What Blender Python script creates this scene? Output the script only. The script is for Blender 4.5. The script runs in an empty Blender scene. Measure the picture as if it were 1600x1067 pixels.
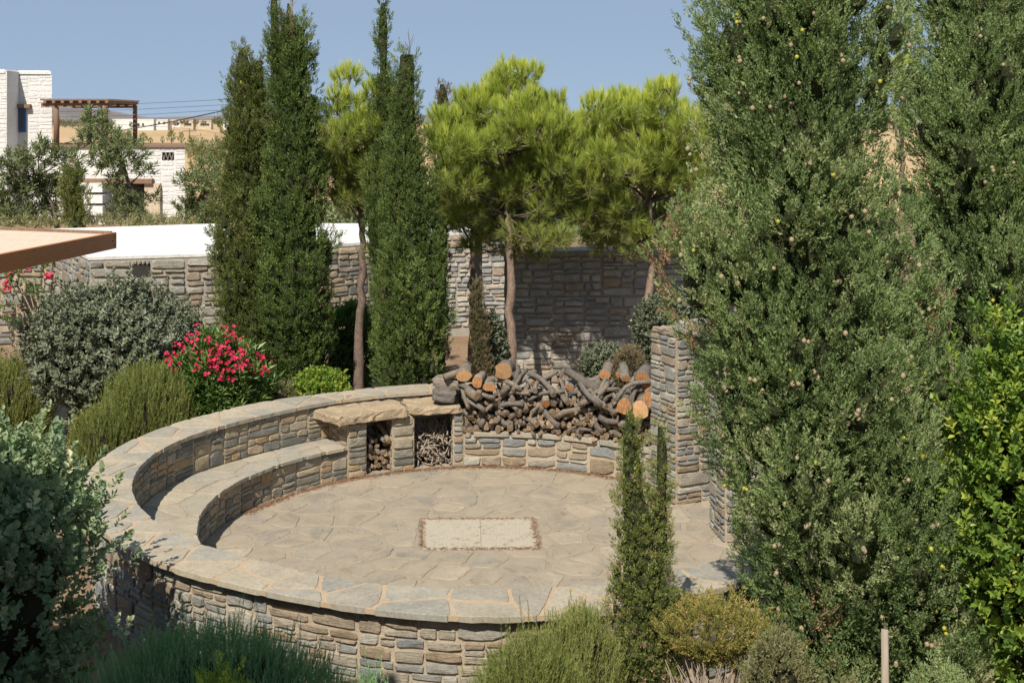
import bpy, math, random
import numpy as np
from mathutils import Vector, Matrix, noise as mnoise

R = math.radians
rng = np.random.default_rng(7)
random.seed(7)
scene = bpy.context.scene
COL = scene.collection

# ------------------------------------------------------------------ camera
FPX, HORIZON, CAMZ = 1900.0, 190.0, 4.61
cd = bpy.data.cameras.new('camera')
cam = bpy.data.objects.new('camera', cd)
COL.objects.link(cam)
cam.location = (0, 0, CAMZ)
cam.rotation_euler = (R(90), 0, 0)
cd.sensor_width = 36.0
cd.lens = FPX * 36 / 1600
cd.shift_y = -(533.5 - HORIZON) / 1600
cd.clip_start = 0.1
cd.clip_end = 12000
scene.camera = cam

# ------------------------------------------------------------------ light
SUN_EL, SUN_AZ = 50.0, 17.0          # sun behind the viewer, a little to the left
to_sun = Vector((-math.sin(R(SUN_AZ)) * math.cos(R(SUN_EL)),
                 -math.cos(R(SUN_AZ)) * math.cos(R(SUN_EL)), math.sin(R(SUN_EL))))
world = bpy.data.worlds.new('World')
scene.world = world
world.use_nodes = True
wn = world.node_tree
bg = wn.nodes['Background']
sky = wn.nodes.new('ShaderNodeTexSky')
sky.sky_type = 'NISHITA'
sky.sun_disc = False
sky.sun_elevation = R(SUN_EL)
sky.sun_rotation = math.atan2(to_sun.x, to_sun.y)
sky.air_density = 0.3
sky.dust_density = 0.0
sky.ozone_density = 1.0
sky.altitude = 2000
# a hazy, even blue: the sky's own gradient is compressed and tinted as a whole
gm = wn.nodes.new('ShaderNodeGamma'); gm.inputs['Gamma'].default_value = 0.15
wn.links.new(sky.outputs['Color'], gm.inputs['Color'])
tn = wn.nodes.new('ShaderNodeVectorMath'); tn.operation = 'MULTIPLY'
tn.inputs[1].default_value = (2.02, 2.52, 3.18)
wn.links.new(gm.outputs['Color'], tn.inputs[0])
wn.links.new(tn.outputs[0], bg.inputs['Color'])
bg.inputs['Strength'].default_value = 0.108
sd = bpy.data.lights.new('sun', 'SUN')
sd.energy = 4.6
sd.angle = R(0.5)
sd.color = (1.0, 0.91, 0.79)
sun = bpy.data.objects.new('sun', sd)
COL.objects.link(sun)
sun.rotation_euler = (-to_sun).to_track_quat('-Z', 'Y').to_euler()
scene.view_settings.view_transform = 'Standard'
scene.view_settings.look = 'None'
scene.view_settings.exposure = 0.48
scene.view_settings.gamma = 1.0
scene.view_settings.use_curve_mapping = False
scene.render.engine = 'CYCLES'
scene.cycles.max_bounces = 6
scene.cycles.diffuse_bounces = 3
scene.cycles.transmission_bounces = 4


# ------------------------------------------------------------------ helpers
def W(px, py, Y):
    """the point at depth Y that stands at this place of the picture"""
    return np.array(((px - 800) / FPX * Y, Y, CAMZ - (py - HORIZON) / FPX * Y))


def tag(o, label=None, cat=None, group=None, kind=None):
    if label: o['label'] = label
    if cat: o['category'] = cat
    if group: o['group'] = group
    if kind: o['kind'] = kind
    return o


def thing(name, label, cat, loc=(0, 0, 0), group=None):
    o = bpy.data.objects.new(name, None)
    o.empty_display_size = 0.1
    COL.objects.link(o)
    o.location = [float(v) for v in loc]
    return tag(o, label, cat, group)


def link(name, me, parent=None, mat=None, world_matrix=None):
    o = bpy.data.objects.new(name, me)
    COL.objects.link(o)
    if mat is not None and not me.materials:
        me.materials.append(mat)
    M = world_matrix or Matrix.Identity(4)
    if parent is not None:
        o.parent = parent
        p, base = parent, Vector((0, 0, 0))
        while p is not None:
            base = base + p.location
            p = p.parent
        M = Matrix.Translation(-base) @ M
    o.matrix_basis = M
    return o


def tri_mesh(name, V, F, tint=None, smooth=False):
    """fast mesh from triangle arrays"""
    V = np.asarray(V, np.float32); F = np.asarray(F, np.int32)
    me = bpy.data.meshes.new(name)
    me.vertices.add(len(V)); me.vertices.foreach_set('co', V.ravel())
    me.loops.add(F.size); me.loops.foreach_set('vertex_index', F.ravel())
    me.polygons.add(len(F))
    me.polygons.foreach_set('loop_start', np.arange(0, F.size, 3, dtype=np.int32))
    me.polygons.foreach_set('loop_total', np.full(len(F), 3, np.int32))
    me.polygons.foreach_set('use_smooth', np.full(len(F), smooth, bool))
    if tint is not None:
        a = me.attributes.new('tint', 'FLOAT', 'POINT')
        a.data.foreach_set('value', np.asarray(tint, np.float32))
    me.update(calc_edges=True)
    return me


def poly_mesh(name, V, F, smooth=False):
    me = bpy.data.meshes.new(name)
    me.from_pydata([tuple(map(float, v)) for v in V], [], [list(map(int, f)) for f in F])
    if smooth:
        me.polygons.foreach_set('use_smooth', np.ones(len(me.polygons), bool))
    me.update()
    return me


def box_vf(x0, x1, y0, y1, z0, z1):
    V = [(x0, y0, z0), (x1, y0, z0), (x1, y1, z0), (x0, y1, z0), (x0, y0, z1), (x1, y0, z1), (x1, y1, z1), (x0, y1, z1)]
    F = [(3, 2, 1, 0), (4, 5, 6, 7), (0, 1, 5, 4), (1, 2, 6, 5), (2, 3, 7, 6), (3, 0, 4, 7)]
    return V, F


def box(name, x0, x1, y0, y1, z0, z1, mat, parent=None, bevel=0.0):
    V, F = box_vf(x0, x1, y0, y1, z0, z1)
    o = link(name, poly_mesh(name, V, F), parent, mat)
    if bevel:
        b = o.modifiers.new('bevel', 'BEVEL'); b.width = bevel; b.segments = 2
    return o


def join_vf(parts):
    V, F, n = [], [], 0
    for v, f in parts:
        V += list(v); F += [[i + n for i in q] for q in f]; n += len(v)
    return V, F


def prism_vf(poly, z0, z1, top_inset=0.0):
    """upright prism over a counter-clockwise polygon"""
    P = np.array(poly, float); n = len(P)
    c = P.mean(0)
    T = P
    V = [(p[0], p[1], z0) for p in P] + [(p[0], p[1], z1 - top_inset) for p in T]
    F = [[i, (i + 1) % n, n + (i + 1) % n, n + i] for i in range(n)]
    if top_inset:
        d = np.linalg.norm(P - c, axis=1, keepdims=True)
        T2 = P + (c - P) / d * top_inset * 1.3
        V += [(p[0], p[1], z1) for p in T2]
        F += [[n + i, n + (i + 1) % n, 2 * n + (i + 1) % n, 2 * n + i] for i in range(n)]
        F.append([2 * n + i for i in range(n)])
    else:
        F.append([n + i for i in range(n)])
    F.append([n - 1 - i for i in range(n)])
    return V, F


def frames(path):
    P = np.asarray(path, float)
    T = np.gradient(P, axis=0)
    T /= np.linalg.norm(T, axis=1, keepdims=True) + 1e-9
    ref = np.array((0.0, 0, 1)) if abs(T[0][2]) < 0.9 else np.array((1.0, 0, 0))
    A = np.cross(T, ref); A /= np.linalg.norm(A, axis=1, keepdims=True) + 1e-9
    B = np.cross(T, A)
    return P, T, A, B


def tube_vf(path, radii, sides=8, rough=0.0, caps=True, seed=0):
    P, T, A, B = frames(path)
    radii = np.broadcast_to(np.asarray(radii, float), (len(P),))
    rs = np.random.default_rng(seed)
    V = []
    for i in range(len(P)):
        for k in range(sides):
            a = 2 * math.pi * k / sides
            r = radii[i] * (1 + rough * rs.uniform(-1, 1))
            V.append(P[i] + r * (A[i] * math.cos(a) + B[i] * math.sin(a)))
    F = []
    for i in range(len(P) - 1):
        for k in range(sides):
            k2 = (k + 1) % sides
            F.append([i * sides + k, i * sides + k2, (i + 1) * sides + k2, (i + 1) * sides + k])
    if caps:
        F.append([sides - 1 - k for k in range(sides)])
        F.append([(len(P) - 1) * sides + k for k in range(sides)])
    return V, F


def tube(name, path, radii, mat, parent=None, sides=8, rough=0.0, seed=0, smooth=True):
    V, F = tube_vf(path, radii, sides, rough, True, seed)
    return link(name, poly_mesh(name, V, F, smooth), parent, mat)


# ------------------------------------------------------------------ materials
def new_mat(name):
    m = bpy.data.materials.new(name)
    m.use_nodes = True
    return m, m.node_tree.nodes, m.node_tree.links, m.node_tree.nodes['Principled BSDF']


def ramp(nodes, stops, interp='LINEAR'):
    r = nodes.new('ShaderNodeValToRGB')
    r.color_ramp.interpolation = interp
    e = r.color_ramp.elements
    while len(e) < len(stops): e.new(0.5)
    for el, (p, c) in zip(e, stops):
        el.position = p
        el.color = (*c, 1) if len(c) == 3 else c
    return r


def noise_tex(nodes, links, scale, detail=6, rough=0.6, coord=None, dist=0.0):
    n = nodes.new('ShaderNodeTexNoise')
    n.inputs['Scale'].default_value = scale
    n.inputs['Detail'].default_value = detail
    n.inputs['Roughness'].default_value = rough
    n.inputs['Distortion'].default_value = dist
    if coord is not None: links.new(coord, n.inputs['Vector'])
    return n


def mixc(nodes, links, a, b, fac, blend='MIX'):
    m = nodes.new('ShaderNodeMix')
    m.data_type = 'RGBA'; m.blend_type = blend
    for k, v in (('Factor', fac), ('A', a), ('B', b)):
        s = [i for i in m.inputs if i.name == k and (k == 'Factor' and i.type == 'VALUE' or k != 'Factor' and i.type == 'RGBA')][0]
        if hasattr(v, 'is_output'): links.new(v, s)
        elif k == 'Factor': s.default_value = v
        else: s.default_value = (*v, 1)
    return [o for o in m.outputs if o.type == 'RGBA'][0]


def stone_mat(name, palette, fine=38.0, coarse=5.0, bump=0.6, bump_d=0.012, rough=0.9, var=0.35, wash=None, strata=False):
    """natural stone: a colour of its own per piece, mottling, grain and relief"""
    m, N, L, b = new_mat(name)
    oi = N.new('ShaderNodeObjectInfo')
    geo = N.new('ShaderNodeNewGeometry')
    st = [(i / len(palette), c) for i, c in enumerate(palette)]
    rp = ramp(N, st, 'CONSTANT')
    L.new(oi.outputs['Random'], rp.inputs['Fac'])
    n1 = noise_tex(N, L, coarse, 5, 0.65, geo.outputs['Position'], 0.4)
    r1 = ramp(N, [(0.25, (1 - var,) * 3), (0.75, (1 + var * .6,) * 3)])
    L.new(n1.outputs['Fac'], r1.inputs['Fac'])
    c = mixc(N, L, rp.outputs['Color'], r1.outputs['Color'], 1.0, 'MULTIPLY')
    n2 = noise_tex(N, L, fine, 8, 0.75, geo.outputs['Position'])
    r2 = ramp(N, [(0.28, (0.62,) * 3), (0.5, (1.0,) * 3), (0.75, (1.25,) * 3)])
    L.new(n2.outputs['Fac'], r2.inputs['Fac'])
    c = mixc(N, L, c, r2.outputs['Color'], 1.0, 'MULTIPLY')
    if wash:
        n3 = noise_tex(N, L, wash[1], 6, 0.6, geo.outputs['Position'], 0.8)
        r3 = ramp(N, [(wash[2], (0, 0, 0)), (wash[2] + 0.2, (wash[3],) * 3)])
        L.new(n3.outputs['Fac'], r3.inputs['Fac'])
        c = mixc(N, L, c, wash[0], r3.outputs['Color'])
    L.new(c, b.inputs['Base Color'])
    b.inputs['Roughness'].default_value = rough
    b.inputs['Specular IOR Level'].default_value = 0.25
    h = n2.outputs['Fac']
    if strata:
        mp = N.new('ShaderNodeMapping'); mp.inputs['Scale'].default_value = (6, 6, 55)
        L.new(geo.outputs['Position'], mp.inputs['Vector'])
        n4 = noise_tex(N, L, 1.0, 5, 0.7, mp.outputs['Vector'], 0.5)
        ad = N.new('ShaderNodeMath'); ad.operation = 'ADD'
        L.new(n2.outputs['Fac'], ad.inputs[0]); L.new(n4.outputs['Fac'], ad.inputs[1])
        h = ad.outputs[0]
    bp = N.new('ShaderNodeBump')
    bp.inputs['Strength'].default_value = bump
    bp.inputs['Distance'].default_value = bump_d
    L.new(h, bp.inputs['Height'])
    L.new(bp.outputs['Normal'], b.inputs['Normal'])
    return m


def rough_mat(name, c0, c1, scale=8.0, fine=60.0, bump=0.5, bump_d=0.01, rough=0.92, c2=None):
    m, N, L, b = new_mat(name)
    geo = N.new('ShaderNodeNewGeometry')
    n1 = noise_tex(N, L, scale, 6, 0.65, geo.outputs['Position'], 0.3)
    st = [(0.3, c0), (0.7, c1)] if c2 is None else [(0.3, c0), (0.55, c1), (0.72, c2)]
    r1 = ramp(N, st)
    L.new(n1.outputs['Fac'], r1.inputs['Fac'])
    n2 = noise_tex(N, L, fine, 6, 0.7, geo.outputs['Position'])
    r2 = ramp(N, [(0.3, (0.72,) * 3), (0.7, (1.15,) * 3)])
    L.new(n2.outputs['Fac'], r2.inputs['Fac'])
    c = mixc(N, L, r1.outputs['Color'], r2.outputs['Color'], 1.0, 'MULTIPLY')
    L.new(c, b.inputs['Base Color'])
    b.inputs['Roughness'].default_value = rough
    b.inputs['Specular IOR Level'].default_value = 0.2
    bp = N.new('ShaderNodeBump')
    bp.inputs['Strength'].default_value = bump
    bp.inputs['Distance'].default_value = bump_d
    L.new(n2.outputs['Fac'], bp.inputs['Height'])
    L.new(bp.outputs['Normal'], b.inputs['Normal'])
    return m


def leaf_mat(name, stops, trans=0.25, rough=0.6, spec=0.25, gain=1.55):
    """foliage: a tone of its own for every sprig, some light passing through"""
    m, N, L, b = new_mat(name)
    at = N.new('ShaderNodeAttribute'); at.attribute_name = 'tint'
    stops = [(p, tuple(min(.8, v * gain) for v in c)) for p, c in stops]
    rp = ramp(N, stops)
    L.new(at.outputs['Fac'], rp.inputs['Fac'])
    L.new(rp.outputs['Color'], b.inputs['Base Color'])
    b.inputs['Roughness'].default_value = rough
    b.inputs['Specular IOR Level'].default_value = spec
    tr = N.new('ShaderNodeBsdfTranslucent')
    tc = mixc(N, L, rp.outputs['Color'], (1.25, 1.3, 0.6), 1.0, 'MULTIPLY')
    L.new(tc, tr.inputs['Color'])
    mx = N.new('ShaderNodeMixShader'); mx.inputs[0].default_value = trans
    L.new(b.outputs[0], mx.inputs[1]); L.new(tr.outputs[0], mx.inputs[2])
    L.new(mx.outputs[0], N['Material Output'].inputs['Surface'])
    return m


def bark_mat(name, c0, c1, sc=(30, 30, 6), bump=0.8, ring=None):
    m, N, L, b = new_mat(name)
    tc = N.new('ShaderNodeTexCoord')
    mp = N.new('ShaderNodeMapping'); mp.inputs['Scale'].default_value = sc
    L.new(tc.outputs['Object'], mp.inputs['Vector'])
    n1 = noise_tex(N, L, 1.0, 7, 0.7, mp.outputs['Vector'], 0.6)
    r1 = ramp(N, [(0.3, c0), (0.68, c1)])
    L.new(n1.outputs['Fac'], r1.inputs['Fac'])
    oi = N.new('ShaderNodeObjectInfo')
    r2 = ramp(N, [(0, (0.7, 0.7, 0.72)), (0.5, (1, 1, 1)), (1, (1.2, 1.12, 1.02))])
    L.new(oi.outputs['Random'], r2.inputs['Fac'])
    c = mixc(N, L, r1.outputs['Color'], r2.outputs['Color'], 1.0, 'MULTIPLY')
    L.new(c, b.inputs['Base Color'])
    b.inputs['Roughness'].default_value = 0.9
    b.inputs['Specular IOR Level'].default_value = 0.2
    bp = N.new('ShaderNodeBump'); bp.inputs['Strength'].default_value = bump; bp.inputs['Distance'].default_value = 0.012
    L.new(n1.outputs['Fac'], bp.inputs['Height']); L.new(bp.outputs['Normal'], b.inputs['Normal'])
    return m


GREY = [(.235, .235, .215), (.31, .295, .25), (.20, .21, .205), (.36, .32, .25), (.27, .265, .235), (.40, .345, .255), (.17, .18, .18),
        (.33, .29, .225), (.245, .25, .235), (.38, .29, .19), (.29, .285, .255), (.345, .32, .27)]
GREY = [(r_ * 1.06, g_, b_ * .90) for r_, g_, b_ in GREY]
WARM = [(.36, .30, .225), (.41, .36, .275), (.31, .285, .235), (.45, .40, .31), (.36, .27, .18), (.40, .33, .235), (.27, .26, .235),
        (.43, .35, .245), (.34, .31, .255), (.33, .235, .145)]
WARM = [(r_ * .82 + .02, g_ * .89 + .02, b_ * .97 + .018) for r_, g_, b_ in WARM]
M_wall = stone_mat('rubble stone', GREY, strata=True, bump=0.8, bump_d=0.016)
M_warm = stone_mat('warm rubble stone', WARM, strata=True, bump=0.8, bump_d=0.016)
M_dim = stone_mat('grey brown rubble stone', [(.40, .40, .375), (.48, .465, .41), (.36, .37, .36), (.52, .47, .385), (.44, .425, .385), (.42, .34, .25), (.38, .385, .37)], strata=True, bump=0.9, bump_d=0.018)
M_cope = stone_mat('slate slab', [(.325, .295, .23), (.295, .272, .222), (.36, .325, .252), (.31, .293, .243), (.38, .335, .253), (.28, .27, .23), (.34, .303, .235), (.315, .297, .248)],
                   bump=0.35, bump_d=0.006, var=0.2, wash=((.42, .34, .24), 2.5, 0.52, 0.55))
M_floor = stone_mat('worn flagstone', [(.29, .256, .198), (.275, .246, .196), (.305, .268, .206), (.283, .252, .20), (.265, .24, .196), (.315, .277, .212), (.286, .254, .20), (.36, .318, .242)],
                    fine=55, coarse=2.2, bump=0.6, bump_d=0.008, var=0.32, wash=((.335, .28, .205), 3.0, 0.42, 0.8))
M_lintel = stone_mat('rough lintel stone', [(.42, .33, .22), (.38, .31, .22)], coarse=4, bump=0.9, bump_d=0.02, var=0.35, strata=True)
M_cap = stone_mat('grey cap slab', [(.30, .28, .245)], coarse=6, bump=0.6, bump_d=0.012)
M_white_stone = stone_mat('whitewashed stone', [(.66, .66, .64), (.62, .625, .61), (.69, .68, .66)], fine=14, coarse=1.5, bump=0.7, bump_d=0.03, var=0.06)
M_mortar = rough_mat('mortar', (.37, .305, .225), (.50, .42, .315), 7, 70, 0.8, 0.012)
M_joint = rough_mat('patio joint mortar', (.285, .245, .186), (.34, .29, .217), 3.5, 80, 0.5, 0.006)
M_cope_joint = rough_mat('coping joint mortar', (.41, .315, .21), (.46, .36, .25), 6, 80, 0.6, 0.008)
M_dark_mortar = rough_mat('grey mortar', (.33, .30, .255), (.43, .40, .34), 6, 60, 0.8, 0.015)
M_white = rough_mat('white limewash', (.64, .635, .61), (.73, .725, .70), 1.1, 14, 0.45, 0.02, 0.9)
M_soil = rough_mat('dry soil', (.22, .14, .085), (.32, .225, .145), 1.5, 25, 0.9, 0.03, 0.95)
M_field = rough_mat('dry grass field', (.40, .27, .14), (.50, .36, .20), 0.02, 0.25, 0.2, 0.1, 0.95, (.36, .26, .15))
M_hill = rough_mat('scrub hill', (.155, .15, .15), (.21, .19, .175), 0.004, 0.02, 0.2, 1.0, 0.95, (.27, .235, .20))
M_timber = None


def wood_mat(name, c0, c1, axis_scale=(1.2, 40, 40), rough=0.55, spec=0.4):
    m, N, L, b = new_mat(name)
    tc = N.new('ShaderNodeTexCoord')
    mp = N.new('ShaderNodeMapping'); mp.inputs['Scale'].default_value = axis_scale
    L.new(tc.outputs['Object'], mp.inputs['Vector'])
    n = noise_tex(N, L, 1.0, 6, 0.6, mp.outputs['Vector'], 1.0)
    r = ramp(N, [(0.3, c0), (0.7, c1)])
    L.new(n.outputs['Fac'], r.inputs['Fac']); L.new(r.outputs['Color'], b.inputs['Base Color'])
    b.inputs['Roughness'].default_value = rough
    b.inputs['Specular IOR Level'].default_value = spec
    bp = N.new('ShaderNodeBump'); bp.inputs['Strength'].default_value = 0.3; bp.inputs['Distance'].default_value = 0.004
    L.new(n.outputs['Fac'], bp.inputs['Height']); L.new(bp.outputs['Normal'], b.inputs['Normal'])
    return m


M_timber = wood_mat('varnished orange timber', (.36, .125, .032), (.50, .20, .06), (40, 1.0, 40))
M_board = wood_mat('bleached roof boards', (.50, .42, .32), (.62, .54, .43), (30, 2, 30), 0.85, 0.2)
M_oldwood = wood_mat('weathered brown wood', (.16, .10, .065), (.28, .185, .12), (30, 30, 2), 0.85, 0.2)
M_greywood = wood_mat('weathered grey wood', (.22, .18, .14), (.36, .31, .25), (30, 30, 2), 0.85, 0.2)
M_bark_pine = bark_mat('pine bark', (.14, .095, .07), (.34, .26, .20), (26, 26, 14), 1.0)
M_bark_dark = bark_mat('dark bark', (.07, .055, .042), (.19, .155, .125), (26, 26, 12), 1.0)
M_twig = bark_mat('dry twig', (.16, .125, .095), (.33, .275, .215), (30, 30, 10), 0.6)
M_log = bark_mat('grey log bark', (.085, .072, .058), (.24, .21, .175), (22, 22, 50), 1.0)
M_loggrey = bark_mat('bleached log bark', (.115, .102, .088), (.27, .245, .21), (20, 20, 60), 1.0)
M_blue = rough_mat('blue paint', (.02, .10, .30), (.03, .14, .38), 5, 30, 0.1, 0.002, 0.5)
M_glass, _n, _l, _b = new_mat('dark window glass')
_b.inputs['Base Color'].default_value = (.05, .06, .07, 1); _b.inputs['Roughness'].default_value = 0.08
M_dark = rough_mat('dark opening shade and bolts', (.035, .032, .03), (.06, .055, .05), 4, 30, 0.3, 0.01)  # plates of it stand for shade inside openings; also used for bolts
M_wire, _n, _l, _b = new_mat('black cable')
_b.inputs['Base Color'].default_value = (.03, .03, .035, 1); _b.inputs['Roughness'].default_value = 0.6
M_stucco = rough_mat('beige plaster', (.50, .42, .31), (.58, .49, .37), 1.0, 9, 0.2, 0.02)
M_clay = rough_mat('terracotta plaster', (.52, .34, .21), (.60, .41, .27), 2.0, 20, 0.2, 0.02)


def cut_mat(name, c0, c1, c2):
    """sawn end grain with rings and checks"""
    m, N, L, b = new_mat(name)
    tc = N.new('ShaderNodeTexCoord')
    w = N.new('ShaderNodeTexWave'); w.wave_type = 'RINGS'; w.rings_direction = 'Z'
    w.inputs['Scale'].default_value = 9; w.inputs['Distortion'].default_value = 3.5; w.inputs['Detail'].default_value = 3
    L.new(tc.outputs['Object'], w.inputs['Vector'])
    n = noise_tex(N, L, 14, 5, 0.7, tc.outputs['Object'])
    r1 = ramp(N, [(0.0, c0), (1.0, c1)])
    L.new(w.outputs['Fac'], r1.inputs['Fac'])
    r2 = ramp(N, [(0.42, (0, 0, 0)), (0.7, (1, 1, 1))])
    L.new(n.outputs['Fac'], r2.inputs['Fac'])
    c = mixc(N, L, r1.outputs['Color'], c2, r2.outputs['Color'])
    oi = N.new('ShaderNodeObjectInfo')
    r3 = ramp(N, [(0, (0.6, 0.58, 0.56)), (0.6, (1, 1, 1)), (1, (1.25, 1.2, 1.12))])
    L.new(oi.outputs['Random'], r3.inputs['Fac'])
    c = mixc(N, L, c, r3.outputs['Color'], 1.0, 'MULTIPLY')
    L.new(c, b.inputs['Base Color'])
    b.inputs['Roughness'].default_value = 0.85; b.inputs['Specular IOR Level'].default_value = 0.2
    return m


M_cut = cut_mat('weathered sawn end', (.27, .185, .11), (.36, .26, .16), (.20, .15, .105))
M_cut_orange = cut_mat('orange sawn end', (.36, .165, .065), (.43, .25, .125), (.23, .095, .04))
M_cut_tan = cut_mat('tan sawn end', (.44, .26, .125), (.50, .33, .18), (.34, .19, .085))

F_cyp_big = leaf_mat('grey green cypress foliage', [(0, (.060, .086, .036)), (.45, (.096, .134, .050)), (.8, (.145, .170, .080)), (.93, (.175, .190, .100)), (1, (.16, .11, .065))], 0.28, gain=2.25)
F_cyp_green = leaf_mat('green cypress foliage', [(0, (.040, .062, .018)), (.5, (.070, .100, .028)), (.93, (.115, .145, .045)), (1, (.13, .10, .05))], 0.28, gain=2.05)
F_cyp_olive = leaf_mat('olive cypress foliage', [(0, (.050, .064, .018)), (.5, (.082, .098, .030)), (.9, (.120, .126, .046)), (1, (.15, .115, .06))], 0.28, gain=2.15)
F_cyp_young = leaf_mat('young cypress foliage', [(0, (.062, .078, .024)), (.5, (.105, .122, .036)), (.85, (.155, .165, .052)), (1, (.19, .14, .09))], 0.3, gain=2.25)
F_cyp_dead = leaf_mat('dry cypress foliage', [(0, (.085, .065, .04)), (.6, (.16, .125, .075)), (1, (.12, .12, .045))], 0.15)
F_core = rough_mat('shade dark shrub core', (.022, .022, .012), (.042, .040, .022), 8, 40, 1.0, 0.05)  # near black, so gaps between shrub leaves read as shade
F_inner = rough_mat('shade dark crown core', (.034, .044, .018), (.062, .074, .030), 14, 60, 1.0, 0.03)  # solid crown filling, darkened where shade falls between the sprays
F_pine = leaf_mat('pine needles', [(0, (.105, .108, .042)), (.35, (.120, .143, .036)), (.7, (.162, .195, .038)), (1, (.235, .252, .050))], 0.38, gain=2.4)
F_rosemary = leaf_mat('rosemary leaves', [(0, (.070, .088, .020)), (.5, (.118, .138, .040)), (1, (.178, .188, .065))], 0.28, gain=1.75)
F_rosemary_deep = leaf_mat('deep green rosemary leaves', [(0, (.040, .075, .036)), (.5, (.062, .108, .050)), (1, (.090, .140, .066))], 0.25, gain=3.1)
F_silver = leaf_mat('silver green leaves', [(0, (.080, .125, .070)), (.5, (.128, .182, .098)), (.85, (.215, .250, .135)), (1, (.30, .31, .19))], 0.25, 0.5, 0.35, gain=1.6)
F_greybush = leaf_mat('grey green leathery leaves', [(0, (.062, .078, .048)), (.5, (.108, .125, .080)), (1, (.185, .200, .140))], 0.12, 0.45, 0.4)
F_mastic = leaf_mat('bright green leaves', [(0, (.040, .075, .014)), (.5, (.080, .130, .020)), (1, (.185, .215, .034))], 0.35, 0.45, 0.4, gain=2.1)
F_oleander = leaf_mat('oleander leaves', [(0, (.045, .085, .022)), (.5, (.080, .135, .034)), (1, (.140, .195, .055))], 0.2, 0.45, 0.4)
F_flower = leaf_mat('crimson petals', [(0, (.42, .010, .045)), (.6, (.58, .022, .085)), (1, (.70, .06, .14))], 0.25, gain=0.9)
F_yellow = leaf_mat('yellow green shrub leaves', [(0, (.100, .110, .035)), (.4, (.160, .155, .045)), (.8, (.22, .185, .055)), (1, (.25, .18, .08))], 0.25, gain=1.7)
F_heath = leaf_mat('dull green shrub leaves', [(0, (.085, .092, .040)), (.5, (.140, .145, .066)), (1, (.20, .185, .095))], 0.2)
F_olive = leaf_mat('olive tree leaves', [(0, (.065, .085, .035)), (.5, (.110, .138, .060)), (1, (.175, .195, .100))], 0.2)
F_far = leaf_mat('far scrub leaves', [(0, (.06, .065, .035)), (1, (.11, .11, .06))], 0.1)
F_litter = leaf_mat('fallen pine needles', [(0, (.17, .075, .035)), (1, (.28, .14, .07))], 0.1, gain=1)


# ------------------------------------------------------------------ stones
def stone_template(k):
    r = np.random.default_rng(100 + k)
    pts = []
    for sx, sy in ((-1, -1), (1, -1), (1, 1), (-1, 1)):
        a, b = r.uniform(.02, .12), r.uniform(.03, .16)
        if r.random() < .18: a, b = r.uniform(.2, .38), r.uniform(.15, .3)
        jx, jy = r.uniform(0, .06), r.uniform(0, .10)
        c = (sx * (.5 - jx), sy * (.5 - jy))
        p1 = (c[0] - sx * a, c[1]); p2 = (c[0], c[1] - sy * b)
        pts += [p1, p2] if (sx * sy < 0) else [p2, p1]
    # middle points on the long edges
    P = np.array(pts)
    out = []
    for i in range(8):
        out.append(P[i])
        if i % 2 == 1 and i in (1, 5):
            m = P[i] + (P[(i + 1) % 8] - P[i]) * r.uniform(.3, .7)
            out.append(m * np.array((1, 1 - r.uniform(-.08, .14))))
    P = np.array(out); n = len(P)
    ang = np.arctan2(P[:, 1], P[:, 0]); P = P[np.argsort(ang)]
    V, F = [], []
    tilt = r.uniform(-.14, .14, 2)
    for p in P: V.append((p[0], 0.0, p[1]))
    for p in P: V.append((p[0], -.76 + r.uniform(-.1, .1), p[1]))
    ins = r.uniform(.05, .09)
    for p in P:
        q = p * (1 - ins - r.uniform(0, .05))
        V.append((q[0], -.92 - (tilt @ q) + r.uniform(-.06, .06), q[1]))
    V.append((r.uniform(-.15, .15), -1.0 + r.uniform(-.08, .08), r.uniform(-.12, .12)))
    for lv in (0, 1):
        for i in range(n):
            j = (i + 1) % n
            F.append([lv * n + i, lv * n + j, (lv + 1) * n + j, (lv + 1) * n + i])
    for i in range(n): F.append([2 * n + i, 2 * n + (i + 1) % n, 3 * n])
    # stone: x across, -y outward, z up
    return V, F


STONES = {}


def stone_mesh(k, mat):
    key = (k, mat.name)
    if key not in STONES:
        V, F = stone_template(k)
        me = poly_mesh('stone', V, F)
        me.materials.append(mat)
        STONES[key] = me
    return STONES[key]


def rubble(Lw, H, big=0.30, small=0.10, seed=0, flat=2.0):
    """broken courses of unequal blocks filling a strip"""
    r = random.Random(seed)
    out = []

    def split(x0, x1, z0, z1):
        w, h = x1 - x0, z1 - z0
        if w <= big * r.uniform(.6, 1.7) and h <= big * r.choice((.22, .3, .38, .46, .58, .75)) * r.uniform(.8, 1.15) and w < h * 6:
            out.append((x0, x1, z0, z1)); return
        if w > h * r.uniform(1.8, 4.2) and w > small * 1.8:
            t = x0 + w * r.uniform(.32, .68)
            split(x0, t, z0, z1); split(t, x1, z0, z1)
        elif h > small * 1.3:
            t = z0 + h * r.uniform(.3, .7)
            split(x0, x1, z0, t); split(x0, x1, t, z1)
        else:
            out.append((x0, x1, z0, z1))
    n = max(1, int(round(Lw / (H * 1.1))))
    xs = [Lw * i / n for i in range(n + 1)]
    for i in range(1, n): xs[i] += r.uniform(-.25, .25) * Lw / n
    for i in range(n): split(xs[i], xs[i + 1], 0, H)
    return out


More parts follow.
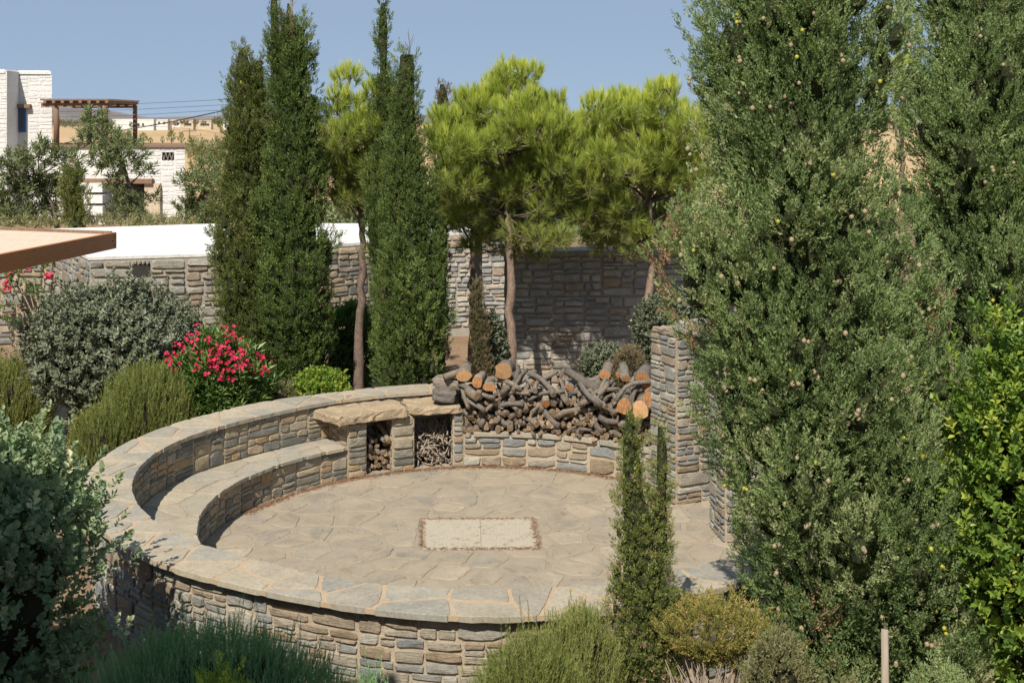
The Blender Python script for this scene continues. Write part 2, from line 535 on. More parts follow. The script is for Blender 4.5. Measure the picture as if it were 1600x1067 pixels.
def face_stones(parent, mapf, Lw, H, mat, big=.3, small=.1, gap=.014, depth=.055, seed=0, holes=(), name='stone', z0=0.0, joined=False, keep=None):
    """stones on a face; mapf(s, z) gives point, tangent, outward normal"""
    r = random.Random(seed + 5)
    if holes:
        hx0, hx1, hz0, hz1 = holes[0]
        cells = []
        for q, (ra, rb_, rc, rd) in enumerate(((0, hx0, 0, H), (hx1, Lw, 0, H), (hx0, hx1, 0, hz0), (hx0, hx1, hz1, H))):
            if rb_ - ra > .04 and rd - rc > .04:
                cells += [(ra + a_, ra + b_, rc + c_, rc + d_) for a_, b_, c_, d_ in rubble(rb_ - ra, rd - rc, big, small, seed + q)]
    else:
        cells = rubble(Lw, H, big, small, seed)
    acc = []
    n = 0
    for (a, b, c, d) in cells:
        s, z = (a + b) / 2, (c + d) / 2
        w, h = b - a - gap * r.uniform(.6, 1.6), d - c - gap * r.uniform(.6, 1.6)
        if w < .02 or h < .015: continue
        p, t, nrm = mapf(s, z + z0)
        if keep and not keep(p): continue
        dd = depth * r.uniform(.75, 1.35)
        ex = Vector(t).normalized(); ey = -Vector(nrm).normalized(); ez = ex.cross(ey)
        if ez.z < 0: ex = -ex; ez = ex.cross(ey)
        rot = Matrix((ex, ey, ez)).transposed()
        flip = r.choice((1, -1))
        M = Matrix.Translation(Vector(p) + ey * dd * .42) @ rot.to_4x4() @ Matrix.Rotation(r.gauss(0, .018), 4, 'Y') @ Matrix.Rotation(math.pi if flip < 0 else 0, 4, 'Y') @ Matrix.Diagonal((w, dd, h, 1))
        k = r.randrange(28)
        if joined:
            V, F = stone_template(k)
            acc.append(([tuple(M @ Vector(v)) for v in V], F))
        else:
            link(name, stone_mesh(k, mat), parent, None, M)
        n += 1
    if joined and acc:
        V, F = join_vf(acc)
        o = link(name, poly_mesh(name, V, F), parent, mat)
        o['kind'] = 'stuff'
    return n


def flat_map(p0, p1):
    p0, p1 = Vector((p0[0], p0[1], 0)), Vector((p1[0], p1[1], 0))
    t = (p1 - p0).normalized()
    nrm = Vector((t.y, -t.x, 0))
    return lambda s, z: (p0 + t * s + Vector((0, 0, z)), t, nrm)


# Voronoi slabs ---------------------------------------------------------------
def clip(poly, n, d):
    out = []
    m = len(poly)
    for i in range(m):
        a, b = poly[i], poly[(i + 1) % m]
        da, db = a @ n - d, b @ n - d
        if da <= 0: out.append(a)
        if (da < 0 < db) or (db < 0 < da):
            out.append(a + (b - a) * (da / (da - db)))
    return out


def voronoi(points, domain, gap):
    P = np.asarray(points, float)
    res = []
    for i, p in enumerate(P):
        d2 = ((P - p) ** 2).sum(1)
        nb = np.argsort(d2)[1:22]
        poly = [np.array(q, float) for q in domain]
        for j in nb:
            v = P[j] - p
            l = np.linalg.norm(v)
            n = v / l
            poly = clip(poly, n, (p + v / 2) @ n - gap / 2)
            if len(poly) < 3: break
        res.append(poly if len(poly) >= 3 else None)
    return res


def rough_poly(poly, r, amp=0.012, seg=0.12):
    """ragged outline: chamfered corners and wavering edges"""
    poly = np.array(poly); n = len(poly)
    out = []
    for i in range(n):
        a, b = poly[i], poly[(i + 1) % n]
        l = np.linalg.norm(b - a)
        if l < 1e-4: continue
        k = max(1, int(l / seg))
        e = (b - a) / l
        nn = np.array((-e[1], e[0]))
        c = min(.3 * l, .02 + .03 * r.random())
        for t in np.linspace(c, l - c, k + 1):
            out.append(a + e * t + nn * r.uniform(0, amp))
    return np.array(out)


def slab_object(name, poly, mapf, top, thick, mat, parent, r, tilt=0.004, drop=0.008):
    P = np.array(poly); n = len(P)
    c = P.mean(0)
    tl = r.uniform(-tilt, tilt, 2)
    V, F = [], []
    d = np.linalg.norm(P - c, axis=1, keepdims=True)
    inn = P + (c - P) / d * drop * 1.2

    def put(q, z):
        x, y = mapf(q); V.append((x, y, z))
    for q in P: put(q, top - thick)
    for q in P: put(q, top - drop + tl @ (q - c))
    for q in inn: put(q, top + tl @ (q - c) + r.uniform(-.0015, .0015))
    put(c, top + r.uniform(-.001, .002))
    for lv in (0, 1):
        for i in range(n):
            j = (i + 1) % n
            F.append([lv * n + i, lv * n + j, (lv + 1) * n + j, (lv + 1) * n + i])
    for i in range(n): F.append([2 * n + i, 2 * n + (i + 1) % n, 3 * n])
    return link(name, poly_mesh(name, V, F), parent, mat)


# ------------------------------------------------------------------ ring geometry
CX, CY = -0.335, 13.25
SEAT, COPE = 0.42, 0.91
TH = np.array([-180, -171, -160, -143, -131, -121, -109, -97, -86, -75, -64, -57, 0, 60, 101, 123, 134, 160, 180], float)
RO = np.array([4.20, 4.15, 4.08, 4.05, 4.02, 3.98, 4.0, 4.11, 4.18, 4.16, 4.11, 4.08, 4.08, 4.06, 4.02, 3.99, 4.08, 4.18, 4.20])
TH2 = np.array([-180, -173, -163, -152, -131, -123, -116, -108, -80, -57, 0, 60, 119, 143, 162, 171, 180], float)
RI = np.array([3.66, 3.65, 3.62, 3.58, 3.50, 3.46, 3.48, 3.55, 3.62, 3.62, 3.56, 3.55, 3.53, 3.47, 3.62, 3.66, 3.66])


def smooth_tab(th, rv):
    g = np.linspace(-180, 180, 721)
    v = np.interp(g, th, rv)
    k = np.hanning(61); k /= k.sum()
    v2 = np.convolve(np.r_[v[-31:-1], v, v[1:31]], k, 'same')[30:-30]
    return lambda a: float(np.interp((np.degrees(a) + 180) % 360 - 180, g, v2))


r_out, r_in = smooth_tab(TH, RO), smooth_tab(TH2, RI)
R_SEAT = 3.0


def ring(a, r): return (CX + r * math.cos(a), CY + r * math.sin(a))


def ring_angle_at(px, r):
    """angle of the far side of the ring at this picture column"""
    k = (px - 800) / FPX
    best = None
    for a in np.linspace(R(20), R(175), 3000):
        x, y = ring(a, r)
        e = abs(x / y - k)
        if best is None or e < best[0]: best = (e, a)
    return best[1]


def arc_map(rf, a0, a1, inward):
    """face of the ring between two angles; s runs from a0 to a1"""
    n = 200
    A = np.linspace(a0, a1, n)
    P = np.array([ring(a, rf(a)) for a in A])
    S = np.r_[0, np.cumsum(np.linalg.norm(np.diff(P, axis=0), axis=1))]

    def f(s, z):
        a = float(np.interp(s, S, A))
        rr = rf(a)
        x, y = ring(a, rr)
        d = 1e-3
        p, q = ring(a - d, rf(a - d)), ring(a + d, rf(a + d))
        t = Vector((q[0] - p[0], q[1] - p[1], 0)).normalized()
        nr = Vector((t.y, -t.x, 0))
        if (nr.x * math.cos(a) + nr.y * math.sin(a) > 0) == inward: nr = -nr
        return Vector((x, y, z)), t, nr
    return f, float(S[-1])


def arc_block(name, ri, ro, a0, a1, z0, z1, mat, parent, n=80):
    """solid curved block"""
    A = np.linspace(a0, a1, n)
    V, F = [], []
    for a in A:
        i, o = ring(a, ri(a)), ring(a, ro(a))
        V += [(*i, z0), (*o, z0), (*o, z1), (*i, z1)]
    for k in range(n - 1):
        for j in range(4):
            F.append([4 * k + j, 4 * k + (j + 1) % 4, 4 * k + 4 + (j + 1) % 4, 4 * k + 4 + j])
    F.append([0, 1, 2, 3]); F.append([4 * n - 1, 4 * n - 2, 4 * n - 3, 4 * n - 4])
    me = poly_mesh(name, V, F)
    return link(name, me, parent, mat)


# ------------------------------------------------------------------ setting: ground, field, hills
def ground_sheet():
    xs = np.r_[-4000, -1500, -600, -250, np.linspace(-120, 120, 121), 250, 600, 1500, 4000]
    ys = np.r_[-60, -30, np.linspace(-20, 66, 87), 72, 80, 90, 110, 150, 220, 320, 500, 900, 1600, 2600, 6000]
    V, F = [], []
    for y in ys:
        for x in xs:
            z = -0.03 + 0.02 * mnoise.noise(Vector((x * .8, y * .8, 0)))
            if y > 62:
                z += 2.2 * min(1, (y - 62) / 28.0)
                z += .12 * mnoise.noise(Vector((x * .02, y * .02, 3)))
            V.append((x, y, z))
    nx = len(xs)
    near, far = [], []
    for j in range(len(ys) - 1):
        for i in range(nx - 1):
            f = [j * nx + i, j * nx + i + 1, (j + 1) * nx + i + 1, (j + 1) * nx + i]
            (near if ys[j] < 62 else far).append(f)

    me = poly_mesh('ground', V, near + far, True)
    me.materials.append(M_soil); me.materials.append(M_field)
    for p in me.polygons:
        if p.index >= len(near): p.material_index = 1
    o = link('ground', me)
    tag(o, kind='structure')


ground_sheet()


def ridge(name, x0, x1, Y, pts, depth, mat):
    """a hill: crest heights from the outline, sloping towards us and away"""
    n = 90
    X = np.linspace(x0, x1, n)
    crest = np.interp(X, [p[0] for p in pts], [p[1] for p in pts])
    V, F = [], []
    rows = 14
    for j in range(rows):
        t = j / (rows - 1)
        prof = math.sin(min(1, t * 1.35) * math.pi / 2) if t < .74 else max(0, 1 - (t - .74) / .3)
        for i in range(n):
            nz = mnoise.fractal(Vector((X[i] * .004, t * 4, 2)), 0.7, 2.1, 5)
            V.append((X[i], Y + depth * (t - .74), max(1.5, crest[i] * prof * (1 + .10 * nz * (1 - abs(2 * t - 1)))) if 0 < j < rows - 1 else -4))
    for j in range(rows - 1):
        for i in range(n - 1):
            F.append([j * n + i, j * n + i + 1, (j + 1) * n + i + 1, (j + 1) * n + i])
    tag(link(name, poly_mesh(name, V, F, True), None, mat), kind='structure')


def hp(px, py, Y): p = W(px, py, Y); return (p[0], max(2, p[2]))


Yh = 1500
ridge('hills', -900, 900, Yh, [hp(-300, 168, Yh), hp(0, 172, Yh), hp(78, 174, Yh), hp(130, 169, Yh), hp(175, 172, Yh), hp(220, 182, Yh), hp(300, 187, Yh), hp(500, 186, Yh), hp(1000, 182, Yh), hp(1900, 175, Yh)], 700, M_hill)
Yh2 = 2600
ridge('hills', -1500, 1500, Yh2, [hp(-300, 178, Yh2), hp(240, 184, Yh2), hp(340, 182, Yh2), hp(430, 178, Yh2), hp(520, 183, Yh2), hp(700, 180, Yh2), hp(1900, 180, Yh2)], 900, M_hill)


# ------------------------------------------------------------------ patio floor
def build_floor():
    n = 120
    V = [(CX, CY, -0.002)] + [(*ring(2 * math.pi * i / n, 3.72), -0.002) for i in range(n)]
    F = [[0, 1 + i, 1 + (i + 1) % n] for i in range(n)]
    patio = link('patio', poly_mesh('patio', V, F), None, M_joint)
    tag(patio, kind='structure')
    r = np.random.default_rng(11)
    pts = []
    tries = 0
    while len(pts) < 235 and tries < 40000:
        tries += 1
        a, q = r.uniform(0, 2 * math.pi), 3.64 * math.sqrt(r.random())
        p = np.array((q * math.cos(a), q * math.sin(a)))
        md = r.choice((.24, .36, .46), p=(.35, .4, .25))
        if all(((p - o[0]) ** 2).sum() > ((md + o[1]) / 2) ** 2 for o in pts): pts.append((p, md))
    P = [p for p, _ in pts]
    dom = [(3.66 * math.cos(t), 3.66 * math.sin(t)) for t in np.linspace(0, 2 * math.pi, 49)[:-1]]
    cells = voronoi(P, dom, .045)
    mat_rect = (-1.06 - CX, 0.31 - CX, 13.08 - CY, 14.13 - CY)
    for c in cells:
        if c is None: continue
        for nn, d in ():
            pass
        q = np.array(c)
        m = q.mean(0)
        # keep clear of the mosaic panel: cut the flags at its edges
        x0, x1, y0, y1 = mat_rect
        if q[:, 0].max() > x0 and q[:, 0].min() < x1 and q[:, 1].max() > y0 and q[:, 1].min() < y1:
            best = None
            for nv, dv in ((np.array((1., 0)), x0), (np.array((-1., 0)), -x1), (np.array((0, 1.)), y0), (np.array((0, -1.)), -y1)):
                t = clip([np.array(v) for v in c], nv, dv)
                if len(t) >= 3:
                    tt = np.array(t)
                    ar = abs(np.sum(tt[:, 0] * np.roll(tt[:, 1], -1) - tt[:, 1] * np.roll(tt[:, 0], -1))) / 2
                    if best is None or ar > best[0]: best = (ar, t)
            if best is None or best[0] < .01: continue
            c = best[1]
        pl = rough_poly(c, r, .02, .09)
        slab_object('flagstone', pl, lambda v: (CX + v[0], CY + v[1]), .006 + r.uniform(-.002, .003), .04, M_floor, patio, r, .003, .005)


build_floor()

# mosaic panel in the middle of the patio
m, N, L, b = new_mat('pale mosaic tiles')
tcn = N.new('ShaderNodeTexCoord')
bk = N.new('ShaderNodeTexBrick')
bk.offset = 0.0; bk.squash = 1.0
bk.inputs['Scale'].default_value = 1.0
bk.inputs['Brick Width'].default_value = 0.042; bk.inputs['Row Height'].default_value = 0.042
bk.inputs['Mortar Size'].default_value = 0.0016; bk.inputs['Mortar Smooth'].default_value = 0.4
bk.inputs['Color1'].default_value = (.40, .365, .29, 1); bk.inputs['Color2'].default_value = (.385, .35, .28, 1)
bk.inputs['Mortar'].default_value = (.33, .295, .23, 1)
L.new(tcn.outputs['Object'], bk.inputs['Vector'])
nz = noise_tex(N, L, 9, 6, 0.75, tcn.outputs['Object'], 1.5)
rz = ramp(N, [(0.34, (.62, .52, .40)), (0.46, (1, 1, 1)), (0.7, (1.06, 1.04, 1.0))])
L.new(nz.outputs['Fac'], rz.inputs['Fac'])
oi = N.new('ShaderNodeObjectInfo')
cm = mixc(N, L, bk.outputs['Color'], rz.outputs['Color'], 1.0, 'MULTIPLY')
L.new(cm, b.inputs['Base Color']); b.inputs['Roughness'].default_value = 0.75
bp = N.new('ShaderNodeBump'); bp.inputs['Strength'].default_value = 0.5; bp.inputs['Distance'].default_value = 0.001
L.new(bk.outputs['Fac'], bp.inputs['Height']); bp.invert = True
L.new(bp.outputs['Normal'], b.inputs['Normal'])
M_mosaic = m
mp_ = thing('mosaic_panel', 'pale rectangular mosaic panel set flush in the middle of the stone patio', 'mosaic panel', (-.37, 13.6, 0))
Q = [W(660, 812, 1900 * CAMZ / 622)[:2], W(750, 812, 1900 * CAMZ / 622)[:2], W(832, 811, 1900 * CAMZ / 621)[:2], W(841, 857, 1900 * CAMZ / 667)[:2], W(752, 858, 1900 * CAMZ / 668)[:2], W(661, 859, 1900 * CAMZ / 669)[:2]]
for poly, nm in (([Q[5], Q[4], Q[1], Q[0]], 'tile_panel'), ([Q[4] + (.002, 0), Q[3], Q[2], Q[1] + (.002, 0)], 'tile_panel')):
    V, F = prism_vf(poly, -.02, .012, .003)
    link(nm, poly_mesh(nm, V, F), mp_, M_mosaic)


# ------------------------------------------------------------------ ring wall with coping
A_L, A_R = R(-38), R(97 + 0)         # the ring runs from A_L backwards (through the front, left and back)
wall_thing = thing('ring_wall', 'curved rubble stone ring wall with a slate coping round the sunken patio', 'stone wall', (CX, CY, 0))
A0, A1 = R(40) - 2 * math.pi, R(-22)  # whole extent, from the right back round the left to the front right
arc_block('mortar_core', lambda a: r_in(a) + .05, lambda a: r_out(a) - .10, A0, A1, -.35, COPE - .05, M_mortar, wall_thing, 160)
f_out, L_out = arc_map(lambda a: r_out(a) - .10, R(-160), R(-30), False)
face_stones(wall_thing, f_out, L_out, COPE - .07 + .30, M_warm, .33, .06, .011, .034, 21, z0=-.30)
f_o2, L_o2 = arc_map(lambda a: r_out(a) - .10, R(-205), R(-160), False)
face_stones(wall_thing, f_o2, L_o2, COPE - .07 + .30, M_warm, .5, .14, .02, .05, 22, z0=-.30, joined=True, name='stones')
f_in, L_in = arc_map(lambda a: r_in(a) + .05, R(92), R(215), True)
face_stones(wall_thing, f_in, L_in, COPE - .05 - SEAT, M_wall, .34, .06, .011, .034, 23, z0=SEAT)


def strip_slabs(name, parent, rin, rout, a0, a1, top, thick, mat, seed, step=.42, rows=2, gap=.028, over=0.0):
    """irregular slabs laid along the ring"""
    r = np.random.default_rng(seed)
    rm = lambda a: (rin(a) + rout(a)) / 2
    n = 300
    A = np.linspace(a0, a1, n)
    P = np.array([ring(a, rm(a)) for a in A])
    S = np.r_[0, np.cumsum(np.linalg.norm(np.diff(P, axis=0), axis=1))]
    Lw = S[-1]

    def mp(q):
        a = float(np.interp(q[0], S, A))
        return ring(a, rin(a) + (rout(a) - rin(a)) * q[1])
    wid = float(np.mean([rout(a) - rin(a) for a in A]))
    pts = []
    for k in range(rows):
        s = r.uniform(0, step * .5)
        while s < Lw:
            pts.append((s, (k + .5 + r.uniform(-.22, .22)) / rows * wid))
            s += step * r.uniform(.55, 1.5)
            if r.random() < .22 and rows > 1: s += step * .5
    for _ in range(int(Lw * 1.0)):
        pts.append((r.uniform(0, Lw), wid * r.uniform(.4, .62)))
    cells = voronoi(pts, [(0, 0), (Lw, 0), (Lw, wid), (0, wid)], gap)
    cnt = 0
    for c in cells:
        if c is None: continue
        q = np.array(c)
        ar = abs(np.sum(q[:, 0] * np.roll(q[:, 1], -1) - q[:, 1] * np.roll(q[:, 0], -1))) / 2
        if ar < .004: continue
        pl = rough_poly(c, r, .012, .09)
        pl[:, 1] /= wid
        slab_object(name, pl, mp, top + r.uniform(-.002, .002), thick, mat, parent, r, .006, .006)
        cnt += 1
    return cnt


strip_slabs('coping_stone', wall_thing, lambda a: r_in(a), lambda a: r_out(a), A0 + .02, A1 - .02, COPE, .05, M_cope, 31, .52, 2, .026)
arc_block('coping_mortar', lambda a: r_in(a) + .012, lambda a: r_out(a) - .012, A0 + .02, A1 - .02, COPE - .048, COPE - .008, M_cope_joint, wall_thing, 160)

# ------------------------------------------------------------------ bench
bench = thing('stone_bench', 'curved stone bench with slate seat built along the inside of the ring wall', 'bench', (CX, CY, 0))
a_n0, a_n1 = ring_angle_at(724, R_SEAT), ring_angle_at(545, R_SEAT)      # niche from its right to its left end
B0, B1 = a_n1, R(222)
arc_block('mortar_core', lambda a: R_SEAT + .05, lambda a: r_in(a) + .045, B0, B1, -.05, SEAT - .045, M_mortar, bench, 70)
f_b, L_b = arc_map(lambda a: R_SEAT + .05, B0, B1, True)
face_stones(bench, f_b, L_b, SEAT - .045, M_wall, .34, .07, .011, .036, 41)
strip_slabs('seat_slab', bench, lambda a: R_SEAT - .01, lambda a: r_in(a) + .045, B0 + .01, B1, SEAT, .045, M_cope, 43, .55, 2, .02)
arc_block('seat_mortar', lambda a: R_SEAT + .01, lambda a: r_in(a) + .04, B0 + .01, B1, SEAT - .043, SEAT - .006, M_joint, bench, 70)

# ledge under the logs
ledge = thing('log_ledge', 'low curved stone ledge of pale blocks beneath the firewood pile', 'stone ledge', (CX, CY, 0))
G0, G1 = R(33), a_n0
arc_block('mortar_core', lambda a: R_SEAT + .04, lambda a: r_in(a) + .045, G0, G1, -.05, .43, M_mortar, ledge, 50)
f_g, L_g = arc_map(lambda a: R_SEAT + .04, G0, G1, True)
face_stones(ledge, f_g, L_g, .385, M_warm, .42, .09, .016, .05, 47)
strip_slabs('ledge_slab', ledge, lambda a: R_SEAT - .01, lambda a: R_SEAT + .5, G0, G1 - .005, .455, .055, M_cope, 48, .5, 1, .02)

# firewood niche with two openings under thick lintels
niche = thing('firewood_niche', 'stone niche with two openings for firewood under rough slab lintels', 'firewood niche', (CX, CY, 0))
cols = [(545, 574), (614, 648), (708, 724)]
for i, (x0, x1) in enumerate(cols):
    a1_, a0_ = ring_angle_at(x0, R_SEAT), ring_angle_at(x1, R_SEAT)
    arc_block('pier', lambda a: R_SEAT + .03, lambda a: r_in(a) + .045, a0_, a1_, -.05, .70, M_mortar, niche, 8)
    fm, Lm = arc_map(lambda a: R_SEAT + .03, a0_, a1_, True)
    face_stones(niche, fm, Lm, .70, M_wall if i < 2 else M_warm, .26, .1, .014, .05, 51 + i)
    # sides facing the openings
    for aa, sgn in ((a0_, 1), (a1_, -1)):
        if i == 2 and sgn > 0: continue
        zb = SEAT if (i == 0 and sgn < 0) else 0.0
        p, q = ring(aa, R_SEAT + .03), ring(aa, R_SEAT + .5)
        fm2 = flat_map(q, p) if sgn > 0 else flat_map(p, q)
        mm = fm2(0.1, 0)
        face_stones(niche, fm2, .46, .70 - zb, M_wall, .28, .1, .016, .025, 61 + i * 2 + (sgn > 0), z0=zb)
fm, Lm = arc_map(lambda a: r_in(a) + .02, a_n0, a_n1, True)
face_stones(niche, fm, Lm, .70, M_dim, .3, .1, .016, .03, 67)


def rock_slab(name, poly, z0, z1, mat, parent, seed, jag=.03):
    """a thick riven slab with broken edges"""
    r = np.random.default_rng(seed)
    P = rough_poly(poly, r, jag, .09)
    n = len(P); c = P.mean(0)
    lv = [(z0 + .02, .90), (z0 + .035, 1.0), ((z0 + z1) / 2, 1.0), (z1 - .025, .99), (z1, .955)]
    V, F = [], []
    for z, s in lv:
        for p in P:
            q = c + (p - c) * s + r.uniform(-.010, .010, 2)
            V.append((q[0], q[1], z + r.uniform(-.012, .012)))
    for a in range(len(lv) - 1):
        for i in range(n):
            j = (i + 1) % n
            F.append([a * n + i, a * n + j, (a + 1) * n + j, (a + 1) * n + i])
    V.append((c[0], c[1], z1)); V.append((c[0], c[1], z0 + .02))
    for i in range(n):
        j = (i + 1) % n
        F.append([(len(lv) - 1) * n + i, (len(lv) - 1) * n + j, len(lv) * n])
        F.append([j, i, len(lv) * n + 1])
    return link(name, poly_mesh(name, V, F), parent, mat)


def arc_poly(x0, x1, rin, rout, n=6):
    a1_, a0_ = ring_angle_at(x0, rin), ring_angle_at(x1, rin)
    A = np.linspace(a0_, a1_, n)
    pin = [ring(a, rin) for a in A]
    pout = [ring(a, rout) for a in A[::-1]]
    P = np.array(pin + pout)
    ar = np.sum(P[:, 0] * np.roll(P[:, 1], -1) - P[:, 1] * np.roll(P[:, 0], -1))
    return P if ar > 0 else P[::-1]


rock_slab('lintel', arc_poly(527, 641, 2.93, 3.58), .69, .83, M_lintel, niche, 71)
rock_slab('lintel', arc_poly(643, 722, 2.95, 3.58), .70, .82, M_lintel, niche, 72)

# ------------------------------------------------------------------ gateway
gate = thing('stone_gateway', 'tall stone gate pillar and jamb bridged by a grey slab at the patio entrance', 'gateway', (2.1, 14.5, 0))


def stone_block(parent, corners, H, mat, faces, seeds, big=.32, small=.07, z0=0.0, depth=.045):
    """a masonry prism; faces lists the edges that carry stones"""
    V, F = prism_vf(corners, z0 - .05, H - .02)
    link('mortar_core', poly_mesh('mortar_core', V, F), parent, M_mortar)
    for k, e in enumerate(faces):
        p, q = Vector(corners[e]), Vector(corners[(e + 1) % len(corners)])
        fm_ = flat_map(p, q)
        face_stones(parent, fm_, (q - p).length, H - z0, mat, big, small, .013, depth, seeds + k, z0=z0)


u = Vector((.90, .436)); v_ = Vector((-.436, .90))
p0 = Vector((1.975, 14.62))
c1 = [p0, p0 + u * .80, p0 + u * .80 + v_ * .55, p0 + v_ * .55]
stone_block(gate, [tuple(c) for c in c1], 2.0, M_warm, (0, 3), 81)
fm = flat_map(c1[2], c1[3])
# flat cap stones on the pillar top
for t0, t1 in ((0.0, .30), (.31, .55)):
    pl = [p0 + u * t0 + v_ * -.03, p0 + u * t1 + v_ * -.03, p0 + u * t1 + v_ * .57, p0 + u * t0 + v_ * .57]
    rock_slab('top_stone', [tuple(p) for p in pl], 1.97, 2.06, M_warm, gate, 85 + int(t0 * 10), .015)
j0 = Vector((2.33, 13.30))
c2 = [j0, j0 + Vector((.95, .12)), j0 + Vector((.88, .68)), j0 + Vector((-.07, .56))]
stone_block(gate, [tuple(c) for c in c2], 2.0, M_warm, (0, 3), 91)
lp = [(1.93, 14.72), (2.22, 14.33), (2.35, 13.35), (2.9, 13.45), (2.75, 14.6), (2.45, 15.15)]
rock_slab('lintel', lp, 2.05, 2.20, M_cap, gate, 95, .02)

# ------------------------------------------------------------------ stone building with white roof, back wall, garden wall
bld = thing('stone_building', 'low rubble stone building with a flat whitewashed roof behind the cypresses', 'building', (-4, 24, 0))
zr = 2.24
def top_at(px, py, z): Y = (CAMZ - z) * FPX / (py - HORIZON); return ((px - 800) / FPX * Y, Y)
b0 = top_at(140, 399, zr); b1 = top_at(345, 393, zr); b2 = top_at(612, 373, zr)
r0 = top_at(60, 356, zr + .03); r1 = top_at(345, 347, zr + .03); r2 = top_at(790, 347, zr + .03); b3 = (top_at(612, 373, zr)[0] * 1.055, top_at(612, 373, zr)[1] * 1.055); b4 = top_at(790, 360, zr)
foot = [b0, b1, b2, b3, b4, r2, r1, r0]
V, F = prism_vf(foot, -.1, zr - .09)
link('mortar_core', poly_mesh('mortar_core', V, F), bld, M_dark_mortar)
roofp = np.array(foot); cc = roofp.mean(0)
V, F = prism_vf([tuple(p + (cc - p) * -.004) for p in roofp], zr - .085, zr, .03)
link('roof', poly_mesh('roof', V, F), bld, M_white)
L01 = (Vector(b1) - Vector(b0)).length
wy = 1 - (205 - 140) / 205
hole = (L01 * (205 - 140) / 205, L01 * (233 - 140) / 205, 1.83, 2.05)
face_stones(bld, flat_map(b0, b1), L01, zr - .11, M_warm, .46, .14, .025, .07, 101, holes=(hole,))
hp0 = flat_map(b0, b1)
pa, t_, n_ = hp0(hole[0], 0); pb = hp0(hole[1], 0)[0]
V, F = box_vf(0, hole[1] - hole[0], -.012, .0, hole[2], hole[3])
Mw = Matrix.Translation(pa) @ Matrix((t_, -n_, Vector((0, 0, 1)))).transposed().to_4x4()
link('opening', poly_mesh('opening', V, F), bld, M_dark, Mw)  # flat dark plate on the wall, for the shade in the window hole
face_stones(bld, flat_map(r0, b0), (Vector(b0) - Vector(r0)).length, zr - .11, M_warm, .46, .14, .022, .06, 104)
L34 = (Vector(b4) - Vector(b3)).length
face_stones(bld, flat_map(b3, b4), L34, zr - .11, M_dim, .40, .12, .022, .07, 103, keep=lambda p: p.z > .2)
L12 = (Vector(b2) - Vector(b1)).length
face_stones(bld, flat_map(b1, b2), L12, zr - .11, M_wall, .40, .12, .022, .07, 102, keep=lambda p: 250 < 800 + 1900 * p.x / p.y < 345 or 500 < 800 + 1900 * p.x / p.y < 590)

bw = thing('back_wall', 'tall stone wall with a flat slab top in the dappled shade of the pines', 'stone wall', (1.5, 20.6, 0))
YB = 20.5
w0 = ((790 - 800) / FPX * YB, YB); w1 = ((1190 - 800) / FPX * YB, YB + .33)
ZB = CAMZ - (392 - HORIZON) / FPX * YB
V, F = prism_vf([w0, w1, (w1[0], w1[1] + .5), (w0[0], w0[1] + .5)], -.1, ZB - .09)
link('mortar_core', poly_mesh('mortar_core', V, F), bw, M_dark_mortar)
face_stones(bw, flat_map(w0, w1), (Vector(w1) - Vector(w0)).length, ZB - .10, M_dim, .42, .12, .022, .06, 111)
face_stones(bw, flat_map((w0[0], w0[1] + .5), w0), .5, ZB - .10, M_wall, .3, .12, .022, .04, 112)
V, F = prism_vf([(w0[0] - .06, w0[1] - .1), (w1[0] + .06, w1[1] - .1), (w1[0] + .06, w1[1] + .56), (w0[0] - .06, w0[1] + .56)], ZB - .085, ZB, .012)
link('slab_top', poly_mesh('slab_top', V, F), bw, M_cap)

gwall = thing('garden_wall', 'rubble garden wall overgrown with bougainvillea beneath the timber canopy', 'stone wall', (-9, 25, 0))
g0, g1 = top_at(-60, 407, 1.75), top_at(135, 401, 1.80)
V, F = prism_vf([g0, g1, (g1[0], g1[1] + .5), (g0[0], g0[1] + .5)], -.1, 1.70)
link('mortar_core', poly_mesh('mortar_core', V, F), gwall, M_mortar)
face_stones(gwall, flat_map(g0, g1), (Vector(g1) - Vector(g0)).length, 1.72, M_warm, .46, .13, .025, .07, 121)

# wall glimpsed above the slab at the right, and the slab-topped corner left of it
cw = thing('clay_wall', 'pale terracotta wall showing behind the slab topped stone wall', 'wall', (3.4, 27, 0))
box('wall', *(W(1020, 0, 27)[0], W(1088, 0, 27)[0]), 27, 27.3, -.1, CAMZ - (362 - 190) / FPX * 27, M_clay, cw)
cs = thing('slab_shelter', 'small flat grey slab roof corner beside the dark recess under the pines', 'roof slab', (-.8, 22, 0))
V, F = prism_vf([W(735, 0, 21.6)[:2], W(786, 0, 21.2)[:2], W(786, 0, 22.6)[:2], W(735, 0, 22.6)[:2]], CAMZ - (378 - 190) / FPX * 21.3, CAMZ - (370 - 190) / FPX * 21.3 + .04, .01)
link('slab', poly_mesh('slab', V, F), cs, M_cap)
box('post', W(741, 0, 21.9)[0], W(741, 0, 21.9)[0] + .14, 21.9, 22.05, -.1, CAMZ - (378 - 190) / FPX * 21.3, M_dark_mortar, cs)


# ------------------------------------------------------------------ foliage engine
def rot_to(A, roll):
    """matrices turning +z to the axes A with a roll each"""
    A = A / (np.linalg.norm(A, axis=1, keepdims=True) + 1e-9)
    ref = np.where(np.abs(A[:, 2:3]) < .95, np.array([[0, 0, 1.]]), np.array([[1., 0, 0]]))
    X = np.cross(ref, A); X /= np.linalg.norm(X, axis=1, keepdims=True) + 1e-9
    Y = np.cross(A, X)
    c, s = np.cos(roll)[:, None], np.sin(roll)[:, None]
    return np.stack((X * c + Y * s, -X * s + Y * c, A), axis=2)


